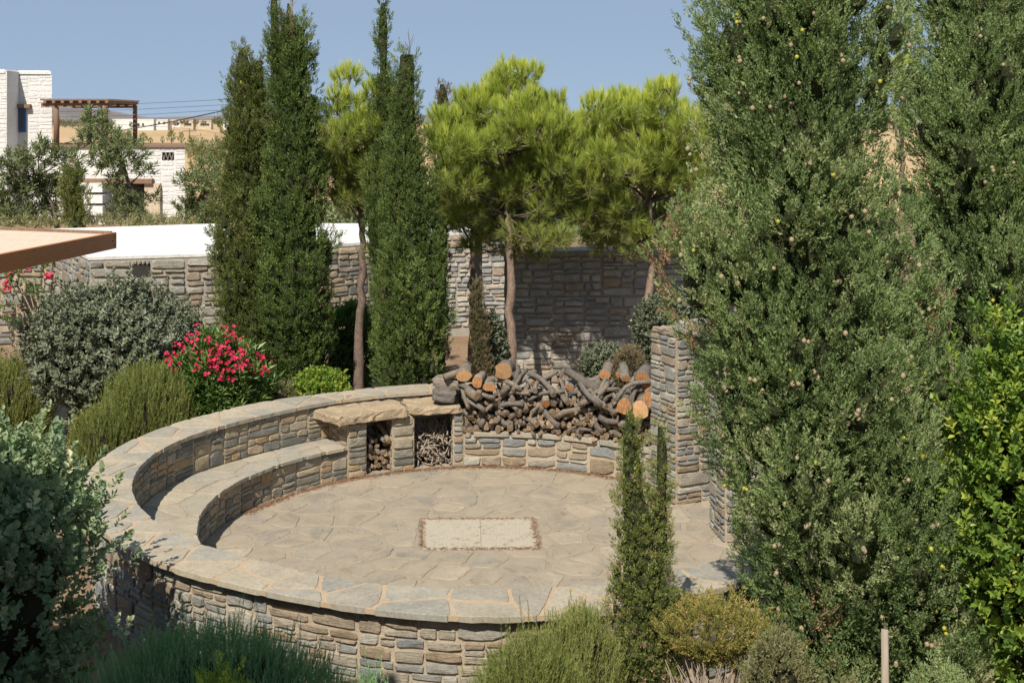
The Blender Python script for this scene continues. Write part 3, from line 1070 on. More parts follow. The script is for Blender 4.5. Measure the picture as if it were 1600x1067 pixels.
def scatter(templates, P, A, S, tint, r):
    """templates set at P along A, size S, as one triangle soup"""
    k = len(P)
    Rm = rot_to(A, r.uniform(0, 2 * np.pi, k))
    which = r.integers(0, len(templates), k)
    VV, FF, TT, base = [], [], [], 0
    for t, (tv, tf) in enumerate(templates):
        idx = np.where(which == t)[0]
        if not len(idx): continue
        V = np.einsum('kij,nj->kni', Rm[idx], tv) * S[idx][:, None, None] + P[idx][:, None, :]
        F = tf[None] + (np.arange(len(idx)) * len(tv))[:, None, None] + base
        jitter = r.uniform(-.12, .12, (len(idx), len(tf)))
        VV.append(V.reshape(-1, 3)); FF.append(F.reshape(-1, 3))
        TT.append(np.repeat(tint[idx], len(tv)))
        base += len(idx) * len(tv)
    return np.concatenate(VV), np.concatenate(FF), np.clip(np.concatenate(TT), 0, 1)


def merge(soups):
    VV, FF, TT, b = [], [], [], 0
    for V, F, T in soups:
        VV.append(V); FF.append(F + b); TT.append(T); b += len(V)
    return np.concatenate(VV), np.concatenate(FF), np.concatenate(TT)


def blades(base, dirs, length, width, r, bend=.0):
    """pointed blades: two triangles each (a folded rhomb)"""
    n = len(base)
    d = dirs / (np.linalg.norm(dirs, axis=1, keepdims=True) + 1e-9)
    rv = r.normal(size=(n, 3))
    s = np.cross(d, rv); s /= np.linalg.norm(s, axis=1, keepdims=True) + 1e-9
    up = np.cross(s, d)
    L_ = length[:, None]; w = width[:, None]
    a = base; c = base + d * L_
    m = base + d * L_ * .5
    b_ = m + s * w + up * w * .35; e = m - s * w + up * w * .35
    V = np.stack((a, b_, c, e), 1).reshape(-1, 3)
    i = np.arange(n)[:, None] * 4
    F = np.concatenate((i + np.array([[0, 1, 2]]), i + np.array([[0, 2, 3]])), 0)
    return V, F


def chips(base, dirs, length, width, r, out=None):
    n = len(base)
    d = dirs / (np.linalg.norm(dirs, axis=1, keepdims=True) + 1e-9)
    s = np.cross(d, r.normal(size=(n, 3)) if out is None else out + r.normal(0, .35, (n, 3))); s /= np.linalg.norm(s, axis=1, keepdims=True) + 1e-9
    w = width[:, None]
    V = np.stack((base - s * w, base + s * w, base + d * length[:, None]), 1).reshape(-1, 3)
    return V, np.arange(3 * n).reshape(-1, 3)


def plume_templates(n_t=6, n=30, seed=0, spread=.55, fat=.055, ln=.34):
    out = []
    for k in range(n_t):
        r = np.random.default_rng(seed + k)
        t = r.random(n) ** .85
        ph = r.uniform(0, 2 * np.pi, n)
        base = np.stack((np.cos(ph) * .05, np.sin(ph) * .05, t * .78), 1)
        tilt = spread * (1.15 - t * .75) * r.uniform(.6, 1.3, n)
        d = np.stack((np.cos(ph) * np.sin(tilt), np.sin(ph) * np.sin(tilt), np.cos(tilt)), 1)
        l = ln * (1.15 - .6 * t) * r.uniform(.7, 1.25, n)
        # sub-branchlets: short scaly chips gathered along each side shoot
        k3 = 3
        bb = np.repeat(base, k3, 0) + np.repeat(d * l[:, None], k3, 0) * np.tile(np.array((.08, .42, .76)), n)[:, None]
        dd = np.repeat(d, k3, 0) + r.normal(0, .30, (n * k3, 3))
        ll = np.repeat(l, k3) * r.uniform(.34, .54, n * k3)
        rad_ = bb * np.array((1, 1, 0)) + np.array((0, 0, .12)); rad_ /= np.linalg.norm(rad_, axis=1, keepdims=True) + 1e-9
        out.append(chips(bb, dd, ll, ll * fat * r.uniform(.7, 1.3, n * k3), r, rad_))
    return out


T_plume = plume_templates(8, 19, 10, .50, .33, .28)
T_plume_fine = plume_templates(8, 13, 30, .52, .36, .33)


def needle_templates(n_t=5, n=60, seed=0, spread=.7):
    out = []
    for k in range(n_t):
        r = np.random.default_rng(seed + k)
        ph = r.uniform(0, 2 * np.pi, n)
        t = r.random(n)
        tilt = np.abs(r.normal(spread * (1.1 - .7 * t), .16))
        base = np.stack((0 * t, 0 * t, t * .45), 1)
        d = np.stack((np.cos(ph) * np.sin(tilt), np.sin(ph) * np.sin(tilt), np.cos(tilt)), 1)
        l = r.uniform(.55, .85, n)
        V, F = chips(base, d, l, np.full(n, .018), r)
        out.append((V, F))
    return out


T_needle = needle_templates(6, 44, 50, .38)
T_needle_open = needle_templates(6, 36, 60, 1.15)


def spike_templates(n_t=6, n=24, seed=0):
    out = []
    for k in range(n_t):
        r = np.random.default_rng(seed + k)
        t = np.linspace(0.02, .95, n)
        ph = np.arange(n) * 2.4 + r.uniform(-.4, .4, n)
        cur = np.stack((.10 * t ** 2 * r.uniform(-1, 1), .10 * t ** 2 * r.uniform(-1, 1), t), 1)
        tilt = .62 - .3 * t + r.uniform(-.12, .12, n)
        d = np.stack((np.cos(ph) * np.sin(tilt), np.sin(ph) * np.sin(tilt), np.cos(tilt)), 1)
        l = .16 * (1.1 - .5 * t) * r.uniform(.8, 1.2, n)
        out.append(chips(cur, d, l, np.full(n, .0125), r))
    return out


T_spike = spike_templates(8, 26, 70)


def rosette_templates(n_t=6, n=9, seed=0, ln=.45, wd=.13, spread=1.0, stem=.8, simple=False):
    """a twig end with leaves round it; each leaf four triangles, folded and arched"""
    out = []
    for k in range(n_t):
        r = np.random.default_rng(seed + k)
        VV, FF, b = [], [], 0
        for i in range(n):
            t = (i + .5) / n
            ph = i * 2.4 + r.uniform(-.4, .4)
            tilt = spread * (1.2 - .8 * t) * r.uniform(.75, 1.2)
            d = np.array((math.cos(ph) * math.sin(tilt), math.sin(ph) * math.sin(tilt), math.cos(tilt)))
            p = np.array((0, 0, stem * t))
            s = np.cross(d, (0, 0, 1.0)); s /= np.linalg.norm(s) + 1e-9
            up = np.cross(s, d)
            l, w = ln * r.uniform(.75, 1.2), wd * r.uniform(.8, 1.2)
            s2 = s * math.cos(.3 * r.normal()) + up * math.sin(.3 * r.normal())
            pts = [p + d * l * .08, p + d * l * .5 + s2 * w + up * w * .3, p + d * l * .86 + s2 * w * .5, p + d * l - up * l * .06, p + d * l * .86 - s2 * w * .5, p + d * l * .5 - s2 * w + up * w * .3]
            if simple:
                VV += [p, p + d * l * .5 + s2 * w + up * w * .35, p + d * l - up * l * .08, p + d * l * .5 - s2 * w + up * w * .35]
                FF += [[b, b + 1, b + 2], [b, b + 2, b + 3]]
                b += 4
                continue
            VV += pts
            for f in ((0, 1, 3), (1, 2, 3), (0, 3, 5), (3, 4, 5)): FF.append([b + q for q in f])
            b += 6
        out.append((np.array(VV), np.array(FF)))
    return out


T_round = rosette_templates(6, 9, 80, .36, .13, 1.0, .75)
T_small = rosette_templates(6, 9, 90, .42, .13, 1.1, .7, True)
T_lance = rosette_templates(6, 12, 95, .62, .07, .95, .7, True)


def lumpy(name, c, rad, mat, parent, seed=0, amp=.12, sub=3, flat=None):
    """irregular solid core; its dark colour stands in for inner shade"""
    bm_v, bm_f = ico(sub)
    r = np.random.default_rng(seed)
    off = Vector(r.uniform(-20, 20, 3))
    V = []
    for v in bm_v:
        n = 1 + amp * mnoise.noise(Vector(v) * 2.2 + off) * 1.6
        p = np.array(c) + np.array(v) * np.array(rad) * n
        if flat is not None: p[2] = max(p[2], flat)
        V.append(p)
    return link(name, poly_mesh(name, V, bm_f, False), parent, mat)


_ico = {}


def ico(sub):
    if sub not in _ico:
        import bmesh
        bm = bmesh.new()
        bmesh.ops.create_icosphere(bm, subdivisions=sub, radius=1.0)
        bm.verts.ensure_lookup_table()
        _ico[sub] = ([tuple(v.co) for v in bm.verts], [[v.index for v in f.verts] for f in bm.faces])
        bm.free()
    return _ico[sub]


def sphere_dirs(n, r):
    d = r.normal(size=(n, 3))
    return d / np.linalg.norm(d, axis=1, keepdims=True)


def z_of(py, Y): return CAMZ - (py - HORIZON) / FPX * Y


def profile(Y, rows):
    """rows of (picture row, left, right) -> heights, centres, radii"""
    z = np.array([z_of(y, Y) for y, _, _ in rows]); cx = np.array([((a + b) / 2 - 800) / FPX * Y for _, a, b in rows])
    rr = np.array([(b - a) / 2 / FPX * Y for _, a, b in rows])
    o = np.argsort(z)
    return z[o], cx[o], rr[o]


def cypress_soup(Y, rows, clump, plume, dens, r, templates, tint0=.5, tint_s=.22, yc=None, upright=1.0, fill=1.0, dead=.02, relief=.16):
    z, cx, rr = profile(Y, rows)
    yc = Y if yc is None else yc
    zz = np.linspace(z[0], z[-1], 400)
    RR = np.interp(zz, z, rr); CC = np.interp(zz, z, cx)
    area = float(np.sum(RR + .02) * (zz[1] - zz[0])) * 2 * np.pi
    n = max(12, int(area / (clump ** 2 * 1.75) * fill))
    cdf = np.cumsum(RR + .03); cdf /= cdf[-1]
    q = (np.arange(n) + r.random(n)) / n
    zc = np.interp(q, cdf, zz)
    ang = np.arange(n) * 2.39996 + r.uniform(-.5, .5, n)
    Rc = np.interp(zc, zz, RR)
    off = r.uniform(0, 50)
    fr = .55 / clump
    nf = np.array([mnoise.noise(Vector((math.cos(t_) * R0 * fr + off, math.sin(t_) * R0 * fr, z_ * fr * .55))) for t_, z_, R0 in zip(ang, zc, Rc)])
    Rc = Rc * (1 + relief * np.clip(nf, -.5, .45))
    gone = (nf < -.12) & (r.random(n) < .62 * min(1, relief * 3))
    zc, ang, Rc = zc[~gone], ang[~gone], Rc[~gone]
    n = len(zc)
    a = np.minimum(clump * r.uniform(.6, 1.4, n), Rc * .75 + .03)
    cr = np.maximum(Rc - a * r.uniform(.68, 1.85, n), 0)
    out = np.stack((np.cos(ang), np.sin(ang), 0 * ang), 1)
    C = np.stack((np.interp(zc, zz, CC) + out[:, 0] * cr, yc + out[:, 1] * cr, zc), 1)
    cnt = np.maximum(5, (dens * a ** 2 * 12).astype(int))
    cnt = np.where(out[:, 1] > .4, np.maximum(2, cnt // 7), cnt)
    cnt = np.where(C[:, 2] > z_of(-45, Y), np.maximum(2, cnt // 3), cnt)
    idx = np.repeat(np.arange(n), cnt)
    d = sphere_dirs(len(idx), r)
    o = out[idx]
    d = d + o * .45 + np.array((0, 0, .25))
    d /= np.linalg.norm(d, axis=1, keepdims=True)
    kp = (d[:, 1] < .25) | (r.random(len(d)) < .25)
    idx, o, d = idx[kp], o[kp], d[kp]
    ax = np.stack((a, a, a * 1.75), 1)[idx]
    # lean of the flame shaped clump outwards at its top
    loc = d * ax * np.where(r.random(len(idx)) < .10, r.uniform(1.05, 1.32, len(idx)), r.uniform(.84, 1.05, len(idx)))[:, None]
    P = C[idx] + loc + o * (loc[:, 2:3] * .25)
    A = d * .85 + o * .2 + np.array((0, 0, upright)) + r.normal(0, .16, (len(idx), 3))
    S = plume * r.uniform(.65, 1.25, len(idx))
    ct = np.clip(tint0 + r.normal(0, tint_s * .85, n), 0, .9)
    T = np.minimum(ct[idx] + r.normal(0, tint_s * .7, len(idx)), .92)
    T[(r.random(n) < dead)[idx] & (r.random(len(idx)) < .5)] = 1.0
    P = P - A / np.linalg.norm(A, axis=1, keepdims=True) * (S * .45)[:, None]
    soup = scatter(templates, P, A, S, T, r)
    # older foliage deeper inside
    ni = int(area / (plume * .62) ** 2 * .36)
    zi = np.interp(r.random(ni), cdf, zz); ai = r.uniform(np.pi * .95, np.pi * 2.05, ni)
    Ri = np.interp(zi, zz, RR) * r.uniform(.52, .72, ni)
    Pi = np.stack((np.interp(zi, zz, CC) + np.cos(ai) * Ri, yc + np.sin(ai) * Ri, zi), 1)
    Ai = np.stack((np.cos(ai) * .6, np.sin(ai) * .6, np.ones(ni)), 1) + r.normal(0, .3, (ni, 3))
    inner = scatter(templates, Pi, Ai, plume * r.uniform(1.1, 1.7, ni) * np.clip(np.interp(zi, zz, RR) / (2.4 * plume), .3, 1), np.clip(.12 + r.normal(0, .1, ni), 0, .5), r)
    soup = merge([soup, inner])
    return soup, (C + out * (a * .1)[:, None], a, out)


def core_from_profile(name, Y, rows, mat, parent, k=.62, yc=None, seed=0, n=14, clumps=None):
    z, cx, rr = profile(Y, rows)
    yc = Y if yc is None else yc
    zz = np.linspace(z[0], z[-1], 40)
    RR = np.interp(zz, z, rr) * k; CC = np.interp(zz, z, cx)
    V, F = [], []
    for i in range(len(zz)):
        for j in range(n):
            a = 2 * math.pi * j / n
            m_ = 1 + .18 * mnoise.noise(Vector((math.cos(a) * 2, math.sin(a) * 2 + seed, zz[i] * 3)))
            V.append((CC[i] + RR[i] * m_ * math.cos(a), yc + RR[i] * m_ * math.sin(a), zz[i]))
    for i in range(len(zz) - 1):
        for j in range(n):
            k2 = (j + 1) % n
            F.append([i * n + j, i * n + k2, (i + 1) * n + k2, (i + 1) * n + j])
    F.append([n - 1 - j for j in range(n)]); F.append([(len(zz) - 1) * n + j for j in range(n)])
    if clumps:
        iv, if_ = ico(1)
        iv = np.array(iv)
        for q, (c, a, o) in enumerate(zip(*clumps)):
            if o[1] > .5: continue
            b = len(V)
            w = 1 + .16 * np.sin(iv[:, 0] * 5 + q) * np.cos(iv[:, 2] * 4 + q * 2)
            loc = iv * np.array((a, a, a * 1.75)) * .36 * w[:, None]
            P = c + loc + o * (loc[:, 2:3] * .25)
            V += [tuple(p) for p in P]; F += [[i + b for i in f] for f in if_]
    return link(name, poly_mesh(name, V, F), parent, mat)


CONES = {}


def cone_mesh(kind):
    if kind not in CONES:
        v, f = ico(1)
        r = np.random.default_rng(3)
        V = [np.array(p) * (1 + r.uniform(-.12, .12)) for p in v]
        me = poly_mesh('cone', V, f, True)
        mm = rough_mat('brown cypress cone', (.27, .215, .13), (.36, .30, .195), 30, 90) if kind == 'brown' else rough_mat('yellow green cypress cone', (.34, .34, .04), (.45, .42, .07), 30, 90)
        me.materials.append(mm)
        CONES[kind] = me
    return CONES[kind]


def cypress(name, label, Y, stems, mat, clump, plume, dens, seed, templates=None, trunk=None, cones=0, core=.55, tint=.5, tint_s=.22, extra=None, group=None, cone_mix=.35, fill=1.0, core_mat=None, dead=.02, widen=1.0, relief=.16):
    stems = [[(y, (a + b) / 2 - (b - a) / 2 * widen, (a + b) / 2 + (b - a) / 2 * widen) for y, a, b in rows] for rows in stems]
    r = np.random.default_rng(seed)
    base_x = (stems[0][-1][1] + stems[0][-1][2]) / 2
    bx = (base_x - 800) / FPX * Y
    t = thing(name, label, 'cypress tree', (bx, Y, 0), group)
    soups, clumps = [], []
    for i, rows in enumerate(stems):
        yc = Y + (0 if i == 0 else r.uniform(-.05, .12))
        s, c = cypress_soup(Y, rows, clump, plume, dens, r, templates or T_plume, tint, tint_s, yc, fill=fill, dead=dead, relief=relief)
        soups.append(s); clumps.append(c)
        if core: core_from_profile('shade_core', Y, rows, core_mat or F_inner, t, core, yc, seed + i, clumps=c)
        z, cx, rr = profile(Y, rows)
        tube('trunk', [(cx[0], yc, -.1), (cx[len(cx) // 2], yc, z[len(z) // 2]), (cx[-1], yc, z[-1] - .1)], [max(.03, rr.max() * .12), max(.02, rr.max() * .07), .008], M_bark_dark, t, 8)
    V, F, T = merge(soups)
    link('crown', tri_mesh('crown', V, F, T), t, mat)
    if cones:
        C, a, out = clumps[0]
        n = 0
        order = r.permutation(len(C))
        for i in list(order) * 6:
            if out[i][1] > .15: continue
            d = sphere_dirs(1, r)[0] * .8 + out[i] * .8 + np.array((0, -.45, .1)); d /= np.linalg.norm(d)
            p = C[i] + d * a[i] * np.array((1, 1, 1.55)) * r.uniform(.92, 1.06)
            kind = 'yellow' if r.random() < cone_mix else 'brown'
            for _ in range(1 if r.random() < .6 else 2):
                sc = r.uniform(.016, .023) * (.8 if kind == 'yellow' else 1)
                link('cone', cone_mesh(kind), t, None, Matrix.Translation(Vector(p + r.uniform(-.03, .03, 3))) @ Matrix.Diagonal((sc, sc, sc * 1.1, 1)))
                n += 1
            if n >= cones: break
    return t


def dead_tip(parent, Y, px, y0, y1, seed, mat=None):
    """bare dry leader with a few side twigs"""
    r = np.random.default_rng(seed)
    acc = []
    a, b_ = W(px, y0, Y), W(px + r.uniform(-3, 3), y1, Y)
    pth = [a + (b_ - a) * t + np.r_[r.normal(0, .01, 2), 0] for t in np.linspace(0, 1, 5)]
    acc.append(tube_vf(pth, np.linspace(.014, .004, 5), 5))
    for k in range(9):
        t = r.uniform(.15, .95)
        p = a + (b_ - a) * t
        q = p + np.array((r.uniform(-.1, .1), r.uniform(-.1, .1), r.uniform(.1, .22)))
        acc.append(tube_vf([p, (p + q) / 2 + r.normal(0, .008, 3), q], [.006, .004, .002], 4))
    V, F = join_vf(acc)
    link('dead_twig', poly_mesh('dead_twig', V, F), parent, M_twig)


# ------------------------------------------------------------------ cypresses
big_rows = [(-330, 1235, 1275), (-200, 1190, 1320), (-80, 1150, 1360), (0, 1122, 1385), (70, 1096, 1402), (150, 1088, 1412), (240, 1100, 1420), (320, 1088, 1432), (430, 1074, 1445),
            (520, 1090, 1462), (600, 1092, 1480), (700, 1108, 1494), (800, 1136, 1508), (900, 1160, 1520), (1000, 1195, 1530), (1080, 1230, 1525), (1125, 1280, 1480)]
cyp_big = cypress('cypress', 'huge grey green cypress dotted with cones at the patio entrance', 9.15, [big_rows], F_cyp_big, .265, .172, 88, 201, cones=360, core=.52, tint=.5, fill=1.35, dead=.008, widen=.965, cone_mix=.2, relief=.52)
cyp_right = cypress('cypress', 'second tall grey green cypress cut by the right edge behind the huge one', 11.6,
                    [[(-330, 1500, 1560), (-150, 1452, 1600), (0, 1420, 1645), (120, 1412, 1665), (250, 1408, 1680), (400, 1412, 1690), (560, 1430, 1700), (750, 1500, 1700), (930, 1520, 1680)]],
                    F_cyp_big, .32, .205, 52, 202, cones=60, core=.52, tint=.5, cone_mix=.1, fill=1.35, dead=.008, widen=1.05, relief=.5)
cypress('cypress', 'slim olive cypress with twin tips, left of the tallest cypress of its row', 18.5,
        [[(75, 372, 386), (100, 364, 394), (150, 360, 408), (230, 358, 418), (300, 352, 420), (400, 345, 425), (500, 350, 430), (560, 365, 435), (600, 385, 430)],
         [(95, 396, 410), (140, 388, 416), (200, 385, 420), (260, 385, 422)]], F_cyp_olive, .17, .175, 64, 203, T_plume_fine, tint=.4, dead=.05, widen=1.3, cones=18, cone_mix=.7)
t = cypress('cypress', 'tallest green cypress of the left pair, reaching the top edge of the photo', 18.3,
            [[(40, 432, 478), (80, 424, 488), (150, 420, 492), (220, 418, 500), (300, 414, 505), (380, 410, 512), (460, 408, 518), (530, 410, 512), (580, 420, 500), (612, 430, 480)],
             [(-15, 424, 432), (10, 420, 436), (50, 420, 440), (110, 418, 444)], [(5, 446, 451), (30, 442, 456), (60, 440, 462)]],
            F_cyp_green, .19, .18, 60, 204, T_plume_fine, tint=.42, widen=1.2)
dead_tip(t, 18.3, 456, 50, -5, 1)
t = cypress('cypress', 'thin tipped cypress half hidden behind the dense cypress left of the pine', 18.2,
            [[(8, 592, 604), (30, 588, 610), (70, 584, 612), (105, 592, 606), (130, 582, 620), (200, 578, 625), (280, 570, 625), (360, 562, 622), (450, 580, 620), (590, 590, 620)]],
            F_cyp_green, .15, .17, 70, 205, T_plume_fine, tint=.4)
t = cypress('cypress', 'dense dark green cypress with a dead twig at its tip behind the ring wall', 17.7,
            [[(86, 620, 652), (130, 612, 656), (200, 606, 662), (260, 600, 672), (330, 596, 686), (400, 592, 692), (470, 586, 706), (520, 582, 700), (560, 584, 692), (605, 592, 672)]],
            F_cyp_green, .18, .175, 64, 206, T_plume_fine, tint=.5, widen=1.06)
dead_tip(t, 17.7, 640, 110, 52, 2)
cypress('cypress', 'thin half dried cypress between the dense cypress and the pine trunk', 18.4,
        [[(440, 742, 752), (470, 734, 758), (520, 732, 768), (570, 736, 770), (605, 742, 766)]], F_cyp_dead, .10, .13, 110, 207, T_plume_fine, tint=.6)
cypress('cypress', 'brown cypress tip peeping out of the pine crown', 21.0,
        [[(132, 686, 694), (145, 680, 704), (165, 676, 706), (300, 676, 706), (590, 680, 700)]], F_cyp_dead, .12, .15, 45, 208, T_plume_fine, tint=.5)
cypress('cypress', 'young twin tipped cypress standing alone before the ring wall', 8.55,
        [[(648, 976, 992), (690, 966, 1004), (760, 964, 1012), (830, 960, 1036), (900, 958, 1048), (960, 952, 1060), (1020, 946, 1064), (1080, 950, 1070), (1150, 962, 1060)],
         [(672, 1028, 1040), (710, 1024, 1050), (760, 1024, 1048), (800, 1016, 1050), (870, 1006, 1056)]], F_cyp_young, .085, .092, 175, 209, T_plume_fine, core=.6, tint=.48, dead=.14, widen=1.03)


# ------------------------------------------------------------------ pines
def pine(label, Y, trunk_px, blobs, seed, rad=.09, n_per=62, size=.215):
    r = np.random.default_rng(seed)
    path = [W(x, y, Y + dy) for x, y, dy in trunk_px]
    t = thing('pine_tree', label, 'pine tree', (path[0][0], Y, 0))
    fine = []
    P0 = np.array(path)
    tt = np.linspace(0, 1, 22)
    PP = np.stack([np.interp(tt, np.linspace(0, 1, len(P0)), P0[:, k]) for k in range(3)], 1)
    PP[1:-1, :2] += r.normal(0, .012, (20, 2))
    tube('trunk', PP, np.linspace(rad, rad * .35, 22) * r.uniform(.92, 1.1, 22), M_bark_pine, t, 12, .07, seed)
    soups, limbs = [], []
    tops = [b[1] for b in blobs]
    z_hi = z_of(min(tops), Y); z_lo = z_of(max(tops), Y)
    for bx, by, br in blobs:
        yy = Y + (r.uniform(-.75, .75) if by < 290 else r.uniform(-.25, .6))
        c = W(bx, by, yy); R_ = br / FPX * Y
        n = max(8, int(n_per * (R_ / .35) ** 2 * (1.0 if by < 300 else .7)))
        d = sphere_dirs(n, r); d[:, 2] = d[:, 2] * .9 + .18
        d /= np.linalg.norm(d, axis=1, keepdims=True)
        P = c + d * R_ * np.array((1, 1, .78)) * r.uniform(.55, 1.0, (n, 1))
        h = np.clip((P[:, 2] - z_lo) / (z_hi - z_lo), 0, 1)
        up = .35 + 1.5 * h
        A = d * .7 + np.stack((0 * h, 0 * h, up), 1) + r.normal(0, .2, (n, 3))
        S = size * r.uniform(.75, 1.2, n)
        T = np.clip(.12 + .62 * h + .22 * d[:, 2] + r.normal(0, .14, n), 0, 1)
        young = (d[:, 2] + h > .62) | (r.random(n) < .25)
        P = P - A / np.linalg.norm(A, axis=1, keepdims=True) * (S * .5)[:, None]
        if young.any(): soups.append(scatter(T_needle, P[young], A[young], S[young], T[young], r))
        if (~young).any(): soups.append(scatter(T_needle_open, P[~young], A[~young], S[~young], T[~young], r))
        # limb from the trunk to the blob with side twigs
        k = int(np.argmin(np.abs(PP[:, 2] - (c[2] - (.35 + .3 * r.random() if by < 320 else r.uniform(-.35, .1))))))
        a = PP[k]
        mid = (a + c) / 2 + np.array((0, 0, -.06)) + r.normal(0, .05, 3)
        limbs.append(tube_vf([a, mid, c], [.024, .016, .006], 6))
        for q in P[:: max(1, n // 6)]:
            m2 = (c + q) / 2 + r.normal(0, .03, 3)
            limbs.append(tube_vf([c, m2, q], [.007, .005, .003], 4))
    V, F, T = merge(soups)
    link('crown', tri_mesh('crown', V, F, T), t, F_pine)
    V, F = join_vf(limbs)
    link('branch', poly_mesh('branch', V, F, True), t, M_bark_dark)
    return t


def crown_blobs(rows, br, r, fill=1.0):
    """branch pads filling an outline of (row, left, right)"""
    out = []
    ys = [q[0] for q in rows]
    y = ys[0]
    while y <= ys[-1]:
        a = np.interp(y, ys, [q[1] for q in rows]); b = np.interp(y, ys, [q[2] for q in rows])
        n = max(1, int((b - a) / (br * 1.25) * fill))
        for i in range(n):
            out.append((a + (b - a) * (i + .5) / n + r.uniform(-.3, .3) * br, y + r.uniform(-.35, .35) * br, br * r.uniform(.7, 1.25)))
        y += br * .8
    return out


rb = np.random.default_rng(5)
rows_mid = [(122, 765, 840), (150, 710, 875), (190, 688, 912), (240, 684, 922), (290, 695, 915), (340, 705, 890), (385, 760, 880)]
rows_rt = [(150, 955, 1055), (180, 925, 1090), (230, 905, 1105), (280, 892, 1105), (330, 905, 1085), (372, 935, 1070)]
rows_lf = [(128, 530, 572), (160, 515, 590), (210, 512, 600), (270, 515, 595), (320, 520, 590)]
pine('broad pine with the widest crown in the middle of the row', 19.0, [(800, 612, 0), (799, 520, 0), (797, 420, .02), (792, 300, .05), (790, 170, .05)],
     crown_blobs(rows_mid, 34, rb, 1.75) + [(690, 180, 26), (690, 215, 26), (800, 385, 24), (735, 385, 24), (840, 396, 24), (872, 376, 26), (760, 365, 28), (705, 350, 26), (905, 340, 26)], 301, .088)
pine('right pine with a bare forked lower stem beside the huge cypress', 19.05, [(1003, 600, 0), (1008, 500, .0), (1018, 440, .02), (1016, 360, .02), (1010, 180, .05)],
     crown_blobs(rows_rt, 34, rb, 1.75) + [(950, 382, 25), (985, 392, 22), (1058, 378, 26), (922, 356, 26), (1085, 345, 26), (900, 250, 28), (908, 195, 27), (918, 225, 30), (892, 295, 28)], 302, .085)
pine('left pine squeezed between two pairs of cypresses', 18.9, [(561, 625, 0), (562, 520, 0), (567, 420, 0), (565, 340, 0), (550, 180, 0)],
     crown_blobs(rows_lf, 32, rb, 1.9), 303, .085)
pine('dark stemmed pine standing deep in the shade behind the broad pine', 20.6, [(737, 620, 0), (738, 480, 0), (738, 400, 0), (735, 260, 0)],
     crown_blobs([(240, 690, 770), (300, 685, 785), (345, 680, 785)], 36, rb, 1.5), 304, .075)
# far pine tuft between the two large cypresses
pine('pine top glimpsed in the gap between the two big right cypresses', 16, [(1408, 500, 0), (1410, 300, 0), (1412, 110, 0)], [(1408, 110, 30), (1416, 145, 26), (1400, 180, 30)], 305, .05)


# ------------------------------------------------------------------ shrubs
def shrub(name, label, cat, c, rad, mat, templates, n, size, seed, up=.6, out=.8, tint=.5, tint_s=.2, core=.72, lumps=10, lump_amp=.25, stems=True, flat=0.0, group=None, shell=.82, top_bias=.2, square=1.0, stray=.04):
    """rounded shrub: a lumpy volume set with leafy twig ends"""
    r = np.random.default_rng(seed)
    c = np.array(c, float); rad = np.array(rad, float)
    t = thing(name, label, cat, (c[0], c[1], 0), group)
    L_ = sphere_dirs(lumps, r); L_[:, 2] = np.abs(L_[:, 2]) * .9
    d = sphere_dirs(n, r); d[:, 2] += top_bias; d /= np.linalg.norm(d, axis=1, keepdims=True)
    g = 1 + lump_amp * (np.max(d @ L_.T, axis=1) ** 6 - .6)
    ds = np.sign(d) * np.abs(d) ** np.array((1, 1, square))
    ext = np.where(r.random(n) < stray, r.uniform(1.02, 1.2, n), r.uniform(shell, 1.02, n))
    P = c + ds * rad * (g * ext)[:, None]
    keep = (P[:, 2] > flat) & ((d[:, 1] < .5) | (r.random(n) < .4))
    P, d = P[keep], d[keep]
    A = d * out + np.array((0, 0, up)) + r.normal(0, .25, P.shape)
    S = size * r.uniform(.7, 1.3, len(P))
    T = tint + r.normal(0, tint_s, len(P))
    P = P - A / np.linalg.norm(A, axis=1, keepdims=True) * (S * .5)[:, None]
    V, F, T = scatter(templates, P, A, S, T, r)
    link('foliage', tri_mesh('foliage', V, F, T), t, mat)
    if core: lumpy('shade_core', c, rad * core, F_core, t, seed, .2, 3, flat - .02)
    if stems:
        acc = []
        for k in range(9):
            a = r.uniform(0, 2 * np.pi); q = c + np.array((math.cos(a) * rad[0] * .6, math.sin(a) * rad[1] * .6, rad[2] * r.uniform(-.1, .4)))
            b = np.array((c[0] + r.uniform(-.12, .12), c[1] + r.uniform(-.12, .12), -.08))
            acc.append(tube_vf([b, (b + q) / 2 + r.normal(0, .05, 3), q], [.022, .015, .008], 6))
        V, F = join_vf(acc)
        link('stem', poly_mesh('stem', V, F, True), t, M_twig)
    return t


def at_px(px, py, Y): return W(px, py, Y)


def rosemary(label, c, rad, mat, n, size, seed, tint=.5, core=.8, group=None):
    return shrub('rosemary_bush', label, 'rosemary bush', c, rad, mat, T_spike, n, size, seed, up=1.5, out=.55, tint=tint, tint_s=.2, core=core, lump_amp=.18, shell=.86, top_bias=.45, group=group)


shrub('pittosporum_bush', 'large rounded grey green bush against the rubble wall, left of the red oleander', 'bush', (-5.82, 17.75, 1.14), (1.18, 1.05, 1.18), F_greybush, T_small, 5200, .15, 401, tint=.5, tint_s=.22, lump_amp=.5, lumps=30, core=.70, shell=.68, stray=.07)
shrub('silver_bush', 'silvery leaved bush filling the lower left corner', 'bush', (-4.18, 9.0, 1.12), (1.08, 1.0, 1.20), F_silver, T_round, 5400, .145, 402, up=.9, out=.7, tint=.5, tint_s=.24, lump_amp=.26, lumps=26, core=.76, shell=.78, square=.6, stray=.07)
ol = shrub('oleander', 'oleander covered with crimson flowers behind the ring wall', 'oleander', (-4.15, 16.95, .82), (.64, .58, .84), F_oleander, T_lance, 1000, .26, 403, up=.9, out=.7, tint=.5, core=.5, lump_amp=.5, lumps=9, shell=.65)


